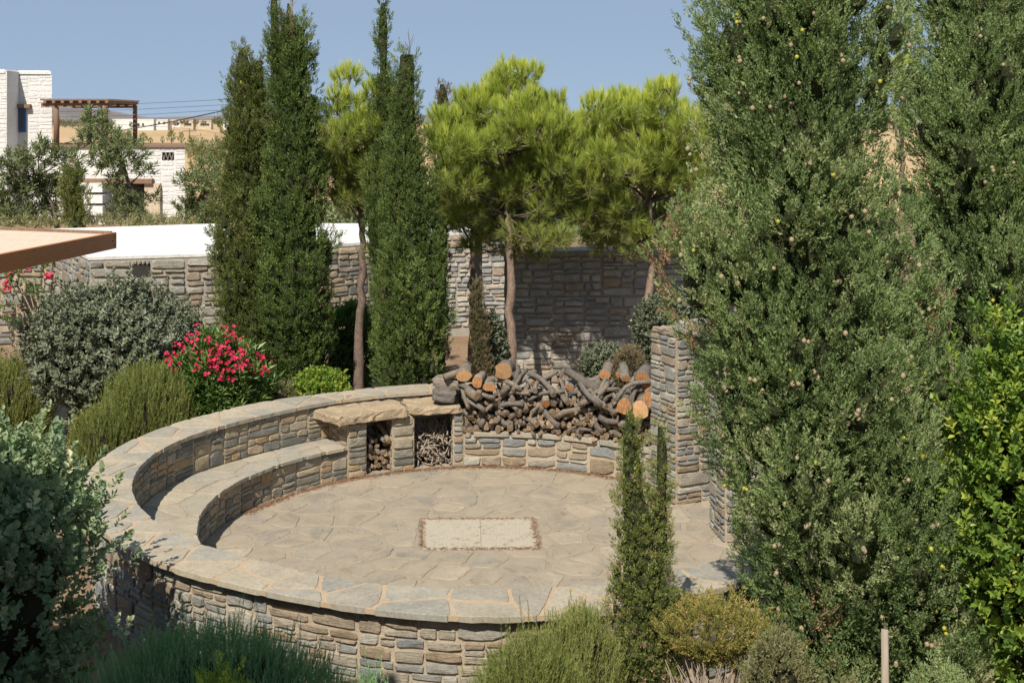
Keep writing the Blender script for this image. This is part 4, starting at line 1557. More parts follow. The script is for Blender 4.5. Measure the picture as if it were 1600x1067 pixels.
def flowers(parent, c, rad, n, seed, size=.05, front=True):
    r = np.random.default_rng(seed)
    tv, tf = [], []
    for k in range(5):
        a = 2 * math.pi * k / 5
        d = np.array((math.cos(a), math.sin(a), .35)); s = np.array((-math.sin(a), math.cos(a), 0))
        b = len(tv)
        tv += [np.zeros(3), d * .5 + s * .38, d, d * .5 - s * .38]
        tf += [[b, b + 1, b + 2], [b, b + 2, b + 3]]
    tpl = [(np.array(tv), np.array(tf))]
    nc = n // 4
    d = sphere_dirs(nc, r); d[:, 2] = np.abs(d[:, 2]) * .9 + .12; d[:, 1] = -np.abs(d[:, 1]) * .9
    d /= np.linalg.norm(d, axis=1, keepdims=True)
    C = np.array(c) + d * np.array(rad) * r.uniform(.78, 1.12, (nc, 1))
    P = np.repeat(C, 4, 0) + r.normal(0, .035, (nc * 4, 3))
    A = np.repeat(d, 4, 0) + np.array((0, -.4, .3)) + r.normal(0, .35, P.shape)
    V, F, T = scatter(tpl, P, A, size * r.uniform(.7, 1.2, len(P)), r.random(len(P)), r)
    return link('blossom', tri_mesh('blossom', V, F, T), parent, F_flower)


flowers(ol, (-4.25, 16.95, 1.05), (.72, .6, .72), 170, 404, .030)
flowers(ol, (-3.85, 16.9, 1.15), (.5, .5, .55), 150, 405, .030)

rosemary('tall upright rosemary bush just behind the ring wall, in front of the oleander', (-4.95, 16.5, .38), (.68, .6, .86), F_rosemary, 2000, .34, 411)
rosemary('smaller rosemary bush hanging towards the ring wall at its left bend', (-5.32, 15.9, .22), (.42, .4, .62), F_rosemary, 900, .30, 412, .4)
rosemary('round rosemary bush beside the path at the left edge', (-7.2, 17.3, .40), (.66, .6, .78), F_rosemary, 1900, .32, 413, .6)
shrub('yellow_shrub', 'small yellowish shrub next to the rosemary left of the ring wall', 'shrub', (-5.62, 16.1, .38), (.26, .26, .42), F_yellow, T_plume_fine, 520, .10, 414, tint=.3)
rosemary('broad dark rosemary bush in the shade at the foot of the ring wall', (-1.92, 7.75, .45), (.98, .72, .90), F_rosemary_deep, 6800, .18, 415, .45, .82)
rosemary('low rosemary tuft at the bottom edge between the dark rosemary and the cut stones', (-.84, 7.0, .55), (.30, .3, .82), F_rosemary_deep, 900, .2, 416, .7)
rosemary('bright rosemary bush against the ring wall, left of the young cypress', (.46, 8.38, .50), (.33, .36, .76), F_rosemary, 1900, .20, 417, .75)
rosemary('low spreading rosemary bush at the bottom edge, under the bright one', (.10, 7.4, .62), (.44, .42, .84), F_rosemary, 2800, .19, 418, .5)
shrub('dry_shrub', 'dry shrub with a yellow green cap over bare brown stems, right of the young cypress', 'shrub', (1.38, 8.35, 1.07), (.40, .34, .30), F_yellow, T_plume_fine, 1500, .095, 419, up=.7, tint=.5, tint_s=.25, core=0, flat=.90, lump_amp=.7, lumps=16, shell=.6)
shrub('heath_shrub', 'dull green shrub at the bottom edge beneath the huge cypress', 'shrub', (1.72, 7.9, .72), (.28, .3, .62), F_heath, T_plume_fine, 1100, .10, 420, up=.9, tint=.5)
shrub('heath_shrub', 'grey green shrub round the foot of the grey wooden stake', 'shrub', (2.12, 7.7, .55), (.33, .3, .52), F_heath, T_plume_fine, 1200, .11, 421, tint=.45)
shrub('heath_shrub', 'grey green shrub right of the grey wooden stake', 'shrub', (2.72, 7.7, .6), (.30, .3, .58), F_cyp_big, T_plume, 700, .13, 422, tint=.6)
shrub('mastic_bush', 'bright green leafy bush at the right edge', 'bush', (3.75, 8.6, 1.6), (.66, .7, 1.70), F_mastic, T_small, 4300, .125, 423, up=.8, tint=.45, tint_s=.3, lump_amp=.6, lumps=34, core=.62, shell=.6, stray=.08)
shrub('green_shrub', 'low bright green shrub at the foot of the cypress pair', 'shrub', (-2.82, 17.85, .55), (.42, .34, .46), F_mastic, T_small, 800, .13, 424, tint=.6)
shrub('low_sprig_bush', 'fresh green sprigs in front of the dark rosemary', 'shrub', (-1.62, 6.75, 1.02), (.26, .2, .60), F_mastic, T_plume_fine, 330, .13, 425, up=1.2, tint=.7, core=.5)
shrub('leafy_bush', 'leafy dark bush climbing the back wall right of the pine stem', 'bush', (2.42, 18.9, 1.25), (.52, .5, .75), F_greybush, T_small, 1500, .13, 426, tint=.35)
shrub('leafy_bush', 'low leafy bush behind the cut log ends', 'bush', (1.42, 18.2, .88), (.42, .35, .42), F_greybush, T_small, 900, .12, 427, tint=.4)
shrub('dry_shrub', 'brown dried bush sprouting above the biggest log ends', 'shrub', (1.68, 17.6, 1.0), (.26, .22, .38), F_cyp_dead, T_plume_fine, 420, .13, 428, tint=.55, up=1.2)
shrub('leafy_bush', 'dark leafy bush in the shade between the dried cypress and the pine stem', 'bush', (-.32, 18.9, .95), (.24, .3, .70), F_greybush, T_small, 520, .13, 429, tint=.25)
shrub('leafy_bush', 'shaded oleander behind the left pine stem', 'bush', (-2.75, 20.2, .75), (.62, .5, .80), F_oleander, T_lance, 420, .24, 430, tint=.25, core=.5)
shrub('leafy_bush', 'dry undergrowth round the feet of the cypress pair', 'shrub', (-3.45, 17.65, .45), (.42, .3, .42), F_heath, T_plume_fine, 420, .14, 431, tint=.4, core=.5)
bv = shrub('bougainvillea', 'sparse bougainvillea climbing the rubble garden wall', 'climber', (-9.5, 24.7, 1.0), (1.1, .22, .95), F_oleander, T_small, 260, .16, 432, tint=.5, core=0)
flowers(bv, (-9.4, 24.6, 1.15), (1.0, .15, .6), 60, 433, .06)


# bare stems of the dry shrub
def stem_fan(parent, c, n, seed, spread=.42, h=.75, mat=None):
    r = np.random.default_rng(seed)
    acc = []
    for k in range(n):
        b = np.array((c[0] + r.uniform(-.2, .2), c[1] + r.uniform(-.1, .2), 0.0))
        q = np.array((c[0] + r.uniform(-spread, spread), c[1] + r.uniform(-.28, .3), h * r.uniform(.8, 1.32)))
        m_ = (b + q) / 2 + np.array((r.uniform(-.14, .14), r.uniform(-.16, .06), r.uniform(-.1, .1)))
        acc.append(tube_vf([b, m_, q], [.008, .006, .003], 5))
    V, F = join_vf(acc)
    return link('bare_stem', poly_mesh('bare_stem', V, F, True), parent, mat or M_twig)


dry = [o for o in COL.objects if o.name == 'dry_shrub'][0]
stem_fan(dry, (1.40, 8.05), 240, 440, .40, .76)


# olive trees, far shrubs --------------------------------------------------------
def loose_tree(label, Y, trunk, pads, mat, seed, size=.26, n=70, templates=None, rad=.10, name='olive_tree'):
    r = np.random.default_rng(seed)
    path = np.array([W(x, y, Y) for x, y in trunk])
    t = thing(name, label, 'tree', (path[0][0], Y, 0))
    tube('trunk', path, np.linspace(rad, rad * .4, len(path)), M_bark_dark, t, 8, .06, seed)
    soups, limbs = [], []
    for bx, by, br in pads:
        yy = Y + r.uniform(-.8, .8)
        c = W(bx, by, yy); R_ = br / FPX * Y
        k = max(8, int(n * (R_ / .8) ** 2))
        d = sphere_dirs(k, r)
        P = c + d * R_ * r.uniform(.3, 1.0, (k, 1)) * np.array((1.1, 1, .75))
        A = d * .6 + np.array((0, 0, .6)) + r.normal(0, .3, P.shape)
        soups.append(scatter(templates or T_lance, P, A, size * r.uniform(.7, 1.3, k), .5 + r.normal(0, .22, k), r))
        j = int(np.argmin(np.linalg.norm(path - c, axis=1)))
        limbs.append(tube_vf([path[j], (path[j] + c) / 2 + r.normal(0, .12, 3), c], [.05, .03, .012], 5))
        for q in P[:: max(1, k // 6)]: limbs.append(tube_vf([c, q], [.012, .006], 4))
    V, F, T = merge(soups)
    link('crown', tri_mesh('crown', V, F, T), t, mat)
    V, F = join_vf(limbs)
    link('branch', poly_mesh('branch', V, F, True), t, M_bark_dark)
    return t


loose_tree('loose olive tree leaning before the white annex', 46, [(205, 352), (202, 290), (190, 250), (165, 215)],
           [(150, 190, 20), (165, 215, 26), (140, 225, 20), (185, 230, 24), (160, 250, 24), (195, 262, 22), (212, 240, 16), (225, 268, 12), (178, 285, 16), (195, 318, 20), (210, 336, 20), (188, 305, 14), (236, 315, 12)], F_olive, 501, .36, 95)
loose_tree('dense olive tree in front of the white house', 44, [(90, 356), (82, 320), (60, 280)],
           [(20, 260, 26), (60, 245, 24), (95, 255, 22), (10, 300, 28), (50, 290, 28), (85, 300, 26), (30, 335, 26), (70, 335, 24), (110, 275, 18), (0, 335, 24)], F_olive, 502, .36, 120)
loose_tree('grey green olive tree right of the white annex', 44, [(322, 352), (320, 300)],
           [(300, 290, 22), (325, 270, 24), (345, 285, 22), (310, 320, 24), (340, 325, 26), (290, 330, 18), (360, 300, 24), (330, 345, 20)], F_olive, 503, .32, 130)
cypress('cypress', 'short clipped cypress in front of the white steps', 40, [[(266, 104, 122), (285, 95, 130), (320, 93, 138), (352, 96, 142)]], F_cyp_olive, .34, .36, 26, 504, T_plume_fine, tint=.55)

# ------------------------------------------------------------------ white house, annex, pergola
YH = 58.0
hs = YH / FPX
def hx(px): return (px - 800) * hs
def hz(py): return CAMZ - (py - 190) * hs
def wedge(name, px0, px1, y0, y1, z0, z1, mat, parent):
    # block whose right flank runs straight away from the terrace, so that it is not seen
    x0, x1 = hx(px0), hx(px1)
    V, F = prism_vf([(x0, y0), (x1, y0), (x1 * y1 / y0 - .05, y1), (x0 * y1 / y0, y1)], z0, z1)
    return link(name, poly_mesh(name, V, F), parent, mat)


house = thing('white_house', 'tall whitewashed stone house at the left edge with a blue window', 'house', (hx(40), YH, 0))
wedge('wall', -120, 75, YH + .5, YH + 6, -.1, hz(118), M_white, house)
face_stones(house, lambda s, z: (Vector((hx(22) + s, YH + .5, z)), Vector((1, 0, 0)), Vector((0, -1, 0))), hx(76) - hx(22), hz(118), M_white_stone, .8, .2, .03, .03, 601,
            holes=((hx(22) - hx(22), hx(38) - hx(22), hz(212), hz(160)),))
box('wing_wall', hx(-120), hx(23), YH - .9, YH + .5, -.1, hz(112), M_white, house)
face_stones(house, lambda s, z: (Vector((hx(-40) + s, YH - .9, z)), Vector((1, 0, 0)), Vector((0, -1, 0))), hx(23) - hx(-40), hz(112), M_white_stone, .8, .2, .03, .03, 602)
V, F = prism_vf([(hx(-120), YH - .95), (hx(20), YH - .95), (hx(24), YH + .45), (hx(73), YH + .55), (hx(73) * (YH + 6) / YH, YH + 6), (hx(-120), YH + 6)], hz(116), hz(110), .08)
link('roof', poly_mesh('roof', V, F), house, M_white)
box('wood_lintel', hx(22), hx(43), YH + .25, YH + .5, hz(169), hz(163), M_oldwood, house)
wf = box('window_frame', hx(24), hx(34), YH + .40, YH + .5, hz(207), hz(169), M_blue, house)
box('pane', hx(26), hx(31), YH + .385, YH + .41, hz(204), hz(172), M_glass, wf)

def hxa(px): return (px - 800) / FPX * (YH - 1.5)


annex = thing('white_annex', 'low whitewashed annex with a small triangle tile vent and a terrace roof', 'house', (hxa(200), YH - 1, 0))
wedge('wall', 92, 289 + 13.2, YH - 1.5, YH + 5, -.1, hz(230), M_white, annex)
face_stones(annex, lambda s, z: (Vector((hxa(195) + s, YH - 1.5, z)), Vector((1, 0, 0)), Vector((0, -1, 0))), hxa(290) - hxa(195), hz(230), M_white_stone, .7, .2, .03, .03, 603,
            holes=((hxa(252) - hxa(195), hxa(273) - hxa(195), hz(250), hz(236)),))
wedge('roof_edge', 92, 291 + 13.2, YH - 1.6, YH + 5, hz(229.6), hz(226.5), M_oldwood, annex)
vt = box('vent', hxa(253), hxa(272), YH - 1.50, YH - 1.49, hz(249), hz(237), M_dark, annex)  # dark backing for the shade behind the vent tiles
for k in range(6):
    x0 = hxa(253.5 + k * 3.0); x1 = hxa(256.5 + k * 3.0)
    za, zb = (hz(248.6), hz(237.4)) if k % 2 else (hz(237.4), hz(248.6))
    V, F = tube_vf([(x0, YH - 1.53, za), (x1, YH - 1.53, zb)], [.022, .022], 4)
    link('vent_tile', poly_mesh('vent_tile', V, F), vt, M_cap)
for k, (x0, x1, y0, y1) in enumerate(((130, 170, 296, 283), (134, 173, 312, 300), (138, 176, 329, 316), (142, 182, 346, 333))):
    box('stair_step', hxa(x0), hxa(x1), YH - 2.4 - .25 * k, YH - 1.45 - .25 * k, hz(y0), hz(y1), M_white, annex)
box('wood_lintel', hxa(130), hxa(241), YH - 1.9, YH - 1.5, hz(284), hz(277), M_oldwood, annex)
box('door_shade', hxa(178), hxa(240), YH - 1.56, YH - 1.5, -.1, hz(284), M_dark, annex)  # dark slab standing for the shade in the doorway
box('stone_jamb', hxa(228), hxa(252), YH - 1.75, YH - 1.5, -.1, hz(284), M_stucco, annex)

pg = thing('wooden_pergola', 'weathered wooden pergola on the terrace roof of the white annex', 'pergola', (hx(130), YH + .5, hz(226)))
for x in (97, 172):
    tube('post', [(hx(x), YH - .7, hz(226.5)), (hx(x), YH - .7, hz(190)), (hx(x - 1), YH - .7, hz(164))], [.125, .13, .12], M_oldwood, pg, 10, .04, x)
    tube('post', [(hx(x) + .2, YH + 3.2, hz(226.5)), (hx(x) + .2, YH + 3.2, hz(164))], [.11, .11], M_oldwood, pg, 10, .04, x + 1)
box('beam', hx(74), hx(180), YH - .8, YH - .6, hz(168), hz(162), M_oldwood, pg)
box('beam', hx(74), hx(180), YH + 3.1, YH + 3.3, hz(168), hz(162), M_oldwood, pg)
for k in range(8):
    x = hx(80 + k * 13.6)
    box('rafter', x, x + .14, YH - 1.0, YH + 3.6, hz(162) + .004, hz(158), M_oldwood, pg)
for k in range(26):
    y = YH - 1.0 + k * .18
    box('slat', hx(75), hx(182), y, y + .09, hz(158) + .004, hz(155.5), M_oldwood, pg)

# ------------------------------------------------------------------ timber canopy at the left
can = thing('timber_canopy', 'flat boarded canopy roof with a varnished orange timber edge', 'canopy', (-7.6, 17.6, 0))
ZC = 2.77
A_, B_, C_ = np.array((-6.57, 20.2)), np.array((-7.14, 16.46)), np.array((-9.04, 21.1))
ed = (B_ - A_); ed /= np.linalg.norm(ed); back = (C_ - A_); back /= np.linalg.norm(back)
nA, nB = A_, A_ + ed * 4.05


def quad_board(name, p, q, w, z0, z1, mat, inward):
    """a board along p-q, w wide towards `inward`"""
    n = np.array(inward) * w
    poly = [p, q, q + n, p + n]
    P = np.array(poly)
    if np.sum(P[:, 0] * np.roll(P[:, 1], -1) - P[:, 1] * np.roll(P[:, 0], -1)) < 0: poly = poly[::-1]
    V, F = prism_vf(poly, z0, z1, .004)
    return link(name, poly_mesh(name, V, F), can, mat)


quad_board('fascia', nA, nB, .08, ZC - .265, ZC, M_timber, back)
quad_board('edge_board', nA + back * .084, nA + back * 3.6, .08, ZC - .22, ZC + .016, M_oldwood, ed)
for k in range(18):
    p = nA + ed * (.085 + k * .21) + back * .086
    quad_board('roof_board', p, p + back * 3.5, .203, ZC - .06, ZC - .028 + .003 * (k % 3), M_board, ed)
for sx, sz in ((.05, -.07), (.05, -.20), (.14, -.13)):
    p = nA + ed * (.05 + sx * .6)
    ndir = -back
    V, F = tube_vf([(*p, ZC + sz), (*(p + ndir * .006), ZC + sz)], [.013, .013], 8)
    link('bolt', poly_mesh('bolt', V, F), can, M_dark)
tube('post', [(-9.6, 19.6, -.1), (-9.6, 19.6, ZC - .06)], [.07, .07], M_timber, can, 10)
tube('post', [(-9.6, 16.8, -.1), (-9.6, 16.8, ZC - .06)], [.07, .07], M_timber, can, 10)

# unseen house under the viewer's terrace; blocks shaped to shade the lower left
hb = link('unseen_house', poly_mesh('unseen_house', *join_vf([box_vf(-12, -2.5, -6, 4.0, -.1, 7.0), box_vf(-12, -4.3, 4.0, 5.3, -.1, 6.5)])), None, M_white)
tag(hb, kind='structure')

# ------------------------------------------------------------------ path at the left
def path_slabs():
    r = np.random.default_rng(77)
    pts_all = []
    cl = [(-9.8, 26.0), (-8.2, 22.6), (-7.0, 20.4), (-6.9, 18.6), (-6.6, 17.4)]
    C = np.array(cl)
    tt = np.linspace(0, 1, 40)
    X = np.interp(tt, np.linspace(0, 1, len(C)), C[:, 0]); Y = np.interp(tt, np.linspace(0, 1, len(C)), C[:, 1])
    V, F = [], []
    for i in range(40):
        V += [(X[i] - .8, Y[i], .0), (X[i] + .8, Y[i], .0)]
        if i: F.append([2 * i - 2, 2 * i - 1, 2 * i + 1, 2 * i])
    pa = link('path', poly_mesh('path', V, F), None, M_joint)
    tag(pa, kind='structure')
    P = []
    for _ in range(4000):
        k = r.random()
        x = np.interp(k, tt, X) + r.uniform(-.75, .75); y = np.interp(k, tt, Y)
        p = np.array((x, y))
        if all(((p - q) ** 2).sum() > .45 ** 2 for q in P): P.append(p)
    for c, p in zip(voronoi(P, [(-12, 16.5), (-4, 16.5), (-4, 27), (-12, 27)], .04), P):
        if c is None: continue
        q = np.array(c)
        if (q.max(0) - q.min(0)).max() > 1.1: continue
        slab_object('flagstone', rough_poly(c, r, .02, .15), lambda v: v, .02, .04, M_floor, pa, r)


path_slabs()

# ------------------------------------------------------------------ wooden stake
st = thing('wooden_stake', 'grey wooden stake upright in the shrubs below the huge cypress', 'stake', (W(1383, 0, 7.75)[0], 7.75, 0))
tube('post', [(st.location.x, 7.75, -.1), (st.location.x + .004, 7.75, .6), (st.location.x - .003, 7.75, z_of(983, 7.75))], [.024, .024, .023], M_greywood, st, 8, .05, 4)


# ------------------------------------------------------------------ firewood
def log_template(k, length=1.0, big=False):
    """crooked log along y from 0 to length, sawn ends; unit radius 1 at the thick end"""
    r = np.random.default_rng(700 + k)
    n = 6 if not big else 5
    sides = 9 if not big else 12
    bend = r.uniform(-1, 1, 2) * ((.10 if k < 80 else .24) if not big else .07)
    P, rad = [], []
    for i in range(n):
        t = i / (n - 1)
        P.append(np.array((bend[0] * math.sin(t * 3) + r.normal(0, .012), t, bend[1] * math.sin(t * 2.6 + 1) + r.normal(0, .012))))
        rad.append((1 - .18 * t) * r.uniform(.88, 1.12))
    return np.array(P), np.array(rad), sides, r


def log_mesh(k, radius, length, mats, big=False, squash=1.0, stub=False):
    P, rad, sides, r = log_template(k, 1.0, big)
    P = P * np.array((length, length, length))
    P, T, A, B = frames(P)
    split = (not big) and k < 40 and k % 3 == 1
    if split:
        aa = 2 * np.pi * np.arange(sides) / sides + r.uniform(0, 2)
        tri = .62 / np.max(np.cos(aa[:, None] - np.array((0, 2.1, 4.2))[None]), axis=1)
    lob = tri * 1.25 if split else r.uniform(.82, 1.15, sides) if not big else r.uniform(.84, 1.14, sides)
    V, F = [], []
    for i in range(len(P)):
        for j in range(sides):
            a = 2 * math.pi * j / sides
            q = radius * rad[i] * lob[j] * r.uniform(.95, 1.05)
            V.append(P[i] + q * (A[i] * math.cos(a) + B[i] * math.sin(a) * squash))
    n = len(P)
    for i in range(n - 1):
        for j in range(sides):
            j2 = (j + 1) % sides
            F.append([i * sides + j, i * sides + j2, (i + 1) * sides + j2, (i + 1) * sides + j])
    nb = len(F)
    V.append(P[0]); V.append(P[-1])
    c0, c1 = len(V) - 2, len(V) - 1
    for j in range(sides):
        j2 = (j + 1) % sides
        F.append([j2, j, c0]); F.append([(n - 1) * sides + j, (n - 1) * sides + j2, c1])
    ncap = len(F)
    if stub:
        i = r.integers(2, n - 1)
        d = A[i] * r.uniform(-1, 1) + B[i] * r.uniform(-1, 1); d /= np.linalg.norm(d)
        v, f = tube_vf([P[i], P[i] + (d * .8 - T[i] * .6) * radius * 3.0], [radius * .55, radius * .42], 7)
        b = len(V); V += v; F += [[q + b for q in ff] for ff in f]
    me = poly_mesh('log', V, F)
    me.materials.append(mats[0]); me.materials.append(mats[1])
    for p in me.polygons:
        if nb <= p.index < ncap: p.material_index = 1
        else: p.use_smooth = True
    return me


LOGS = [log_mesh(k, .034 * (0.75 + .06 * (k % 9)), .44, (M_log, M_cut), False, 1.0, k % 3 == 0) for k in range(20)]
def dir_matrix(front, d):
    """log whose sawn end stands at `front` and whose body runs along d"""
    y = Vector(d).normalized()
    x = y.cross(Vector((0, 0, 1))).normalized()
    z = x.cross(y)
    return Matrix.Translation(Vector(front)) @ Matrix((x, y, z)).transposed().to_4x4()


def pile():
    r = np.random.default_rng(55)
    a0, a1 = ring_angle_at(1012, 3.1), ring_angle_at(729, 3.05)
    rowz = [.495, .55, .605, .66, .715, .77, .83, .89, .95]
    n = 0
    rest = []
    for k, z in enumerate(rowz):
        rr = 3.02 + .012 * k + .01 * (k % 2)
        Ls = (a1 - a0) * rr
        s = r.uniform(0, .05)
        lim = Ls * (1.0 if k < 6 else .97)
        while s < lim and n < 300:
            a = a0 + s / rr
            x, y = ring(a, rr + r.uniform(-.05, .07))
            rad_dir = np.array((math.cos(a), math.sin(a), 0))
            tan = np.array((-math.sin(a), math.cos(a), 0))
            d = rad_dir + tan * r.normal(0, .55) + np.array((0, 0, r.normal(.12, .32)))
            me = LOGS[r.integers(0, len(LOGS))]
            M = dir_matrix((x, y, z + r.normal(0, .014)), d) @ Matrix.Rotation(r.uniform(0, 6.28), 4, 'Y')
            sc = r.uniform(.78, 1.18)
            M = M @ Matrix.Diagonal((sc, r.uniform(.85, 1.15), sc, 1))
            if n % 5 in (1, 3):
                rest.append((me, M)); n += 1
                s += r.uniform(.056, .084)
                continue
            o = link('log', me, None, None, M)
            tag(o, 'short weathered log stacked in the dense firewood pile on the ledge', 'log', 'small logs of the firewood pile')
            n += 1
            s += r.uniform(.056, .084)
    # the many logs that cannot be told apart, as one mass
    V, F, MI, SM_ = [], [], [], []
    for me, M in rest:
        b = len(V)
        V += [tuple(M @ v.co) for v in me.vertices]
        for p in me.polygons:
            F.append([b + q for q in p.vertices]); MI.append(p.material_index); SM_.append(p.use_smooth)
    me = poly_mesh('stacked_logs', V, F)
    me.materials.append(M_log); me.materials.append(M_cut)
    me.polygons.foreach_set('material_index', MI); me.polygons.foreach_set('use_smooth', SM_)
    tag(link('stacked_logs', me), kind='stuff')
    return n


pile()


def crooked():
    r = np.random.default_rng(58)
    kinds = [log_mesh(80 + k, .028 + .004 * (k % 4), .5, (M_log if k % 2 else M_loggrey, M_cut), False, 1.0, k % 2 == 0) for k in range(8)]
    a0, a1 = ring_angle_at(1000, 3.0), ring_angle_at(735, 3.0)
    for k in range(62):
        a = a0 + (a1 - a0) * (k + r.uniform(.1, .9)) / 62
        z = r.choice((.58, .68, .78, .88, .97)) + r.normal(0, .02)
        x, y = ring(a, 2.99 + r.uniform(-.02, .05))
        d = np.array((math.cos(a), math.sin(a), 0)) * r.uniform(.3, .9) + np.array((-math.sin(a), math.cos(a), 0)) * r.normal(0, .7) + np.array((0, 0, r.uniform(-.1, .75)))
        o = link('log', kinds[r.integers(0, 8)], None, None, dir_matrix((x, y, z), d) @ Matrix.Rotation(r.uniform(0, 6.28), 4, 'Y'))
        tag(o, 'crooked dark branch log jammed into the face of the firewood pile', 'log', 'crooked branch logs of the firewood pile')


crooked()


def big_log(px, py, Y, rad_px, length, dirx, diry, dirz, mats, label, seed, squash=1.0, stub=False, big=True):
    p = W(px, py, Y)
    rad = rad_px / FPX * Y * (.8 if mats[1] is M_cut else .94)
    me = log_mesh(seed, rad, length, mats, big, squash, stub)
    o = link('log', me, None, None, dir_matrix(p, (dirx, diry, dirz)))
    tag(o, label, 'log', 'large logs on top of the firewood pile')
    return o


OR, TN, GB = (M_log, M_cut_orange), (M_log, M_cut_tan), (M_loggrey, M_cut_orange)
YL = 16.15
big_log(786, 582, 16.3, 14, .42, .15, 1, .02, (M_log, M_cut_tan), 'round log with a wide orange sawn face, highest of the pile near the pine stem', 1)
big_log(725, 585, 16.3, 13, .38, .1, 1, .1, TN, 'forked light brown log end on the left of the pile', 2, .8, True)
big_log(746, 599, 16.25, 9, .4, .2, 1, .12, GB, 'grey log with a small brown end right of the forked log', 3)
big_log(765, 609, 16.3, 11, .45, .0, 1, .15, GB, 'grey split log with a half round orange end below the round log', 4, .6)
big_log(787, 605, 16.3, 8, .55, .8, .6, .25, GB, 'long grey log lying slantwise with a pale orange end', 5, .7)
big_log(834, 600, 16.35, 6, .45, -.35, 1, .2, GB, 'grey log with a dark red end near the middle of the pile top', 6)
big_log(851, 631, 16.15, 8, .55, .1, .9, .45, GB, 'thick grey log tilted upright in the middle of the pile', 7, 1, False)
big_log(876, 618, 16.2, 6, .5, -.8, .7, .25, (M_loggrey, M_cut), 'crooked grey branch leaning left in the middle of the pile', 8, 1, True)
big_log(888, 606, 16.4, 8, .35, .3, 1, .1, GB, 'short log with an orange side on the pile top right of the middle', 9, .6)
big_log(875, 589, 16.6, 4, .3, .3, 1, .2, OR, 'small log with an orange end standing alone above the middle of the pile', 10)
big_log(945, 585, 16.35, 10, .42, .2, 1, .12, OR, 'log with an oval orange sawn face at the right top of the pile', 11, .9)
big_log(938, 607, 16.1, 9, .6, -.8, .8, .3, (M_log, M_cut), 'heavy curved brown log sloping down left at the right top', 12, 1, True)
big_log(966, 585, 16.4, 5, .4, .2, 1, .0, OR, 'small orange ended log between the oval one and the split one', 13)
big_log(978, 590, 16.25, 9, .45, .0, 1, .2, OR, 'split log showing a tall orange wedge at the right top', 14, .6)
big_log(1004, 589, 16.0, 14, .40, .25, 1, .05, OR, 'wide log with a cracked orange face touching the gate pillar', 15, .9)
big_log(1010, 605, 15.8, 9, .38, .25, 1, .0, OR, 'log with an orange end just under the cracked one by the pillar', 16, .8)
big_log(975, 636, 15.55, 13, .42, .15, 1, .05, OR, 'big round log with a glowing orange face, lower right of the pile', 17, 1.05)
big_log(1000, 640, 15.45, 14, .40, .2, 1, .05, TN, 'big log with a flaking tan face beside the gate pillar', 18, 1.1)
big_log(1013, 624, 15.5, 9, .38, .3, 1, .05, OR, 'narrow orange log end half hidden by the gate pillar', 19, 1.3)
big_log(962, 640, 15.85, 7, .7, .5, .7, .5, (M_loggrey, M_cut), 'crooked grey branch standing upright at the right of the pile', 20, 1, True)
big_log(905, 600, 16.4, 7, .5, .8, .6, .1, GB, 'grey branch lying along the pile top right of the middle', 21, 1, True)
big_log(815, 617, 16.3, 4, .65, .9, .35, .02, (M_loggrey, M_cut), 'long thin grey branch lying level on the pile', 22, 1, False)
big_log(990, 605, 16.0, 8, .45, .2, 1, .2, (M_loggrey, M_cut), 'grey barked log leaning up between the orange faces', 23)
big_log(745, 622, 16.15, 8, .5, -.5, .9, .2, (M_log, M_cut), 'dark log sliding down at the left end of the pile', 24, 1, False)
big_log(922, 618, 16.1, 8, .5, .4, .9, .3, (M_log, M_cut), 'brown log with a round pale end under the curved one', 25)


def chunk(px, py, Y, w, d, h, rz, label, seed):
    """split billet: a rough wedge of grey wood"""
    r = np.random.default_rng(seed)
    v, f = ico(3)
    V = []
    for p in v:
        q = np.array(p); q = np.sign(q) * np.abs(q) ** .45
        n = 1 + .10 * mnoise.noise(Vector((p[0] * 1.5, p[1] * 1.5 + seed, p[2] * 6)))
        V.append((q[0] * w / 2 * n, q[1] * d / 2 * n, q[2] * h / 2 * n + .012 * math.sin(q[0] * 7)))
    me = poly_mesh('log', V, f)
    me.materials.append(M_loggrey)
    p = W(px, py, Y)
    o = link('log', me, None, None, Matrix.Translation(Vector(p)) @ Matrix.Rotation(rz, 4, 'Z') @ Matrix.Rotation(R(4), 4, 'Y'))
    tag(o, label, 'log', 'large logs on top of the firewood pile')


chunk(694, 617, 16.35, .32, .30, .16, .1, 'grey split billet lying on the right lintel slab of the niche', 1)
chunk(701, 597, 16.55, .42, .30, .14, -.15, 'grey split billet on top of the one on the lintel slab', 2)

# small logs in the left opening
r = np.random.default_rng(91)
SM = [log_mesh(40 + k, .028, .40, (M_log, M_cut), False, 1.0, False) for k in range(6)]
for row in range(8):
    z = .035 + row * .052
    for px in np.linspace(579 + (row % 2) * 3, 609 - row * 1.2, 5 if row < 5 else 3):
        a = ring_angle_at(px, 3.1)
        x, y = ring(a, 3.12 + r.uniform(-.06, .06))
        d = np.array((math.cos(a), math.sin(a), r.normal(.05, .15))) + np.array((-math.sin(a), math.cos(a), 0)) * r.normal(0, .18)
        o = link('log', SM[r.integers(0, 6)], None, None, dir_matrix((x, y, z), d) @ Matrix.Rotation(r.uniform(0, 6), 4, 'Y'))
        tag(o, 'thin log stacked in the left opening of the stone niche', 'log', 'thin logs in the left opening of the niche')
o = link('log', log_mesh(60, .035, .36, (M_log, M_cut), False, 1, False), None, None, dir_matrix(W(607, 690, 15.98), (-.45, .55, .45)))
tag(o, 'thick brown log slanting across the top of the thin logs in the left opening', 'log')

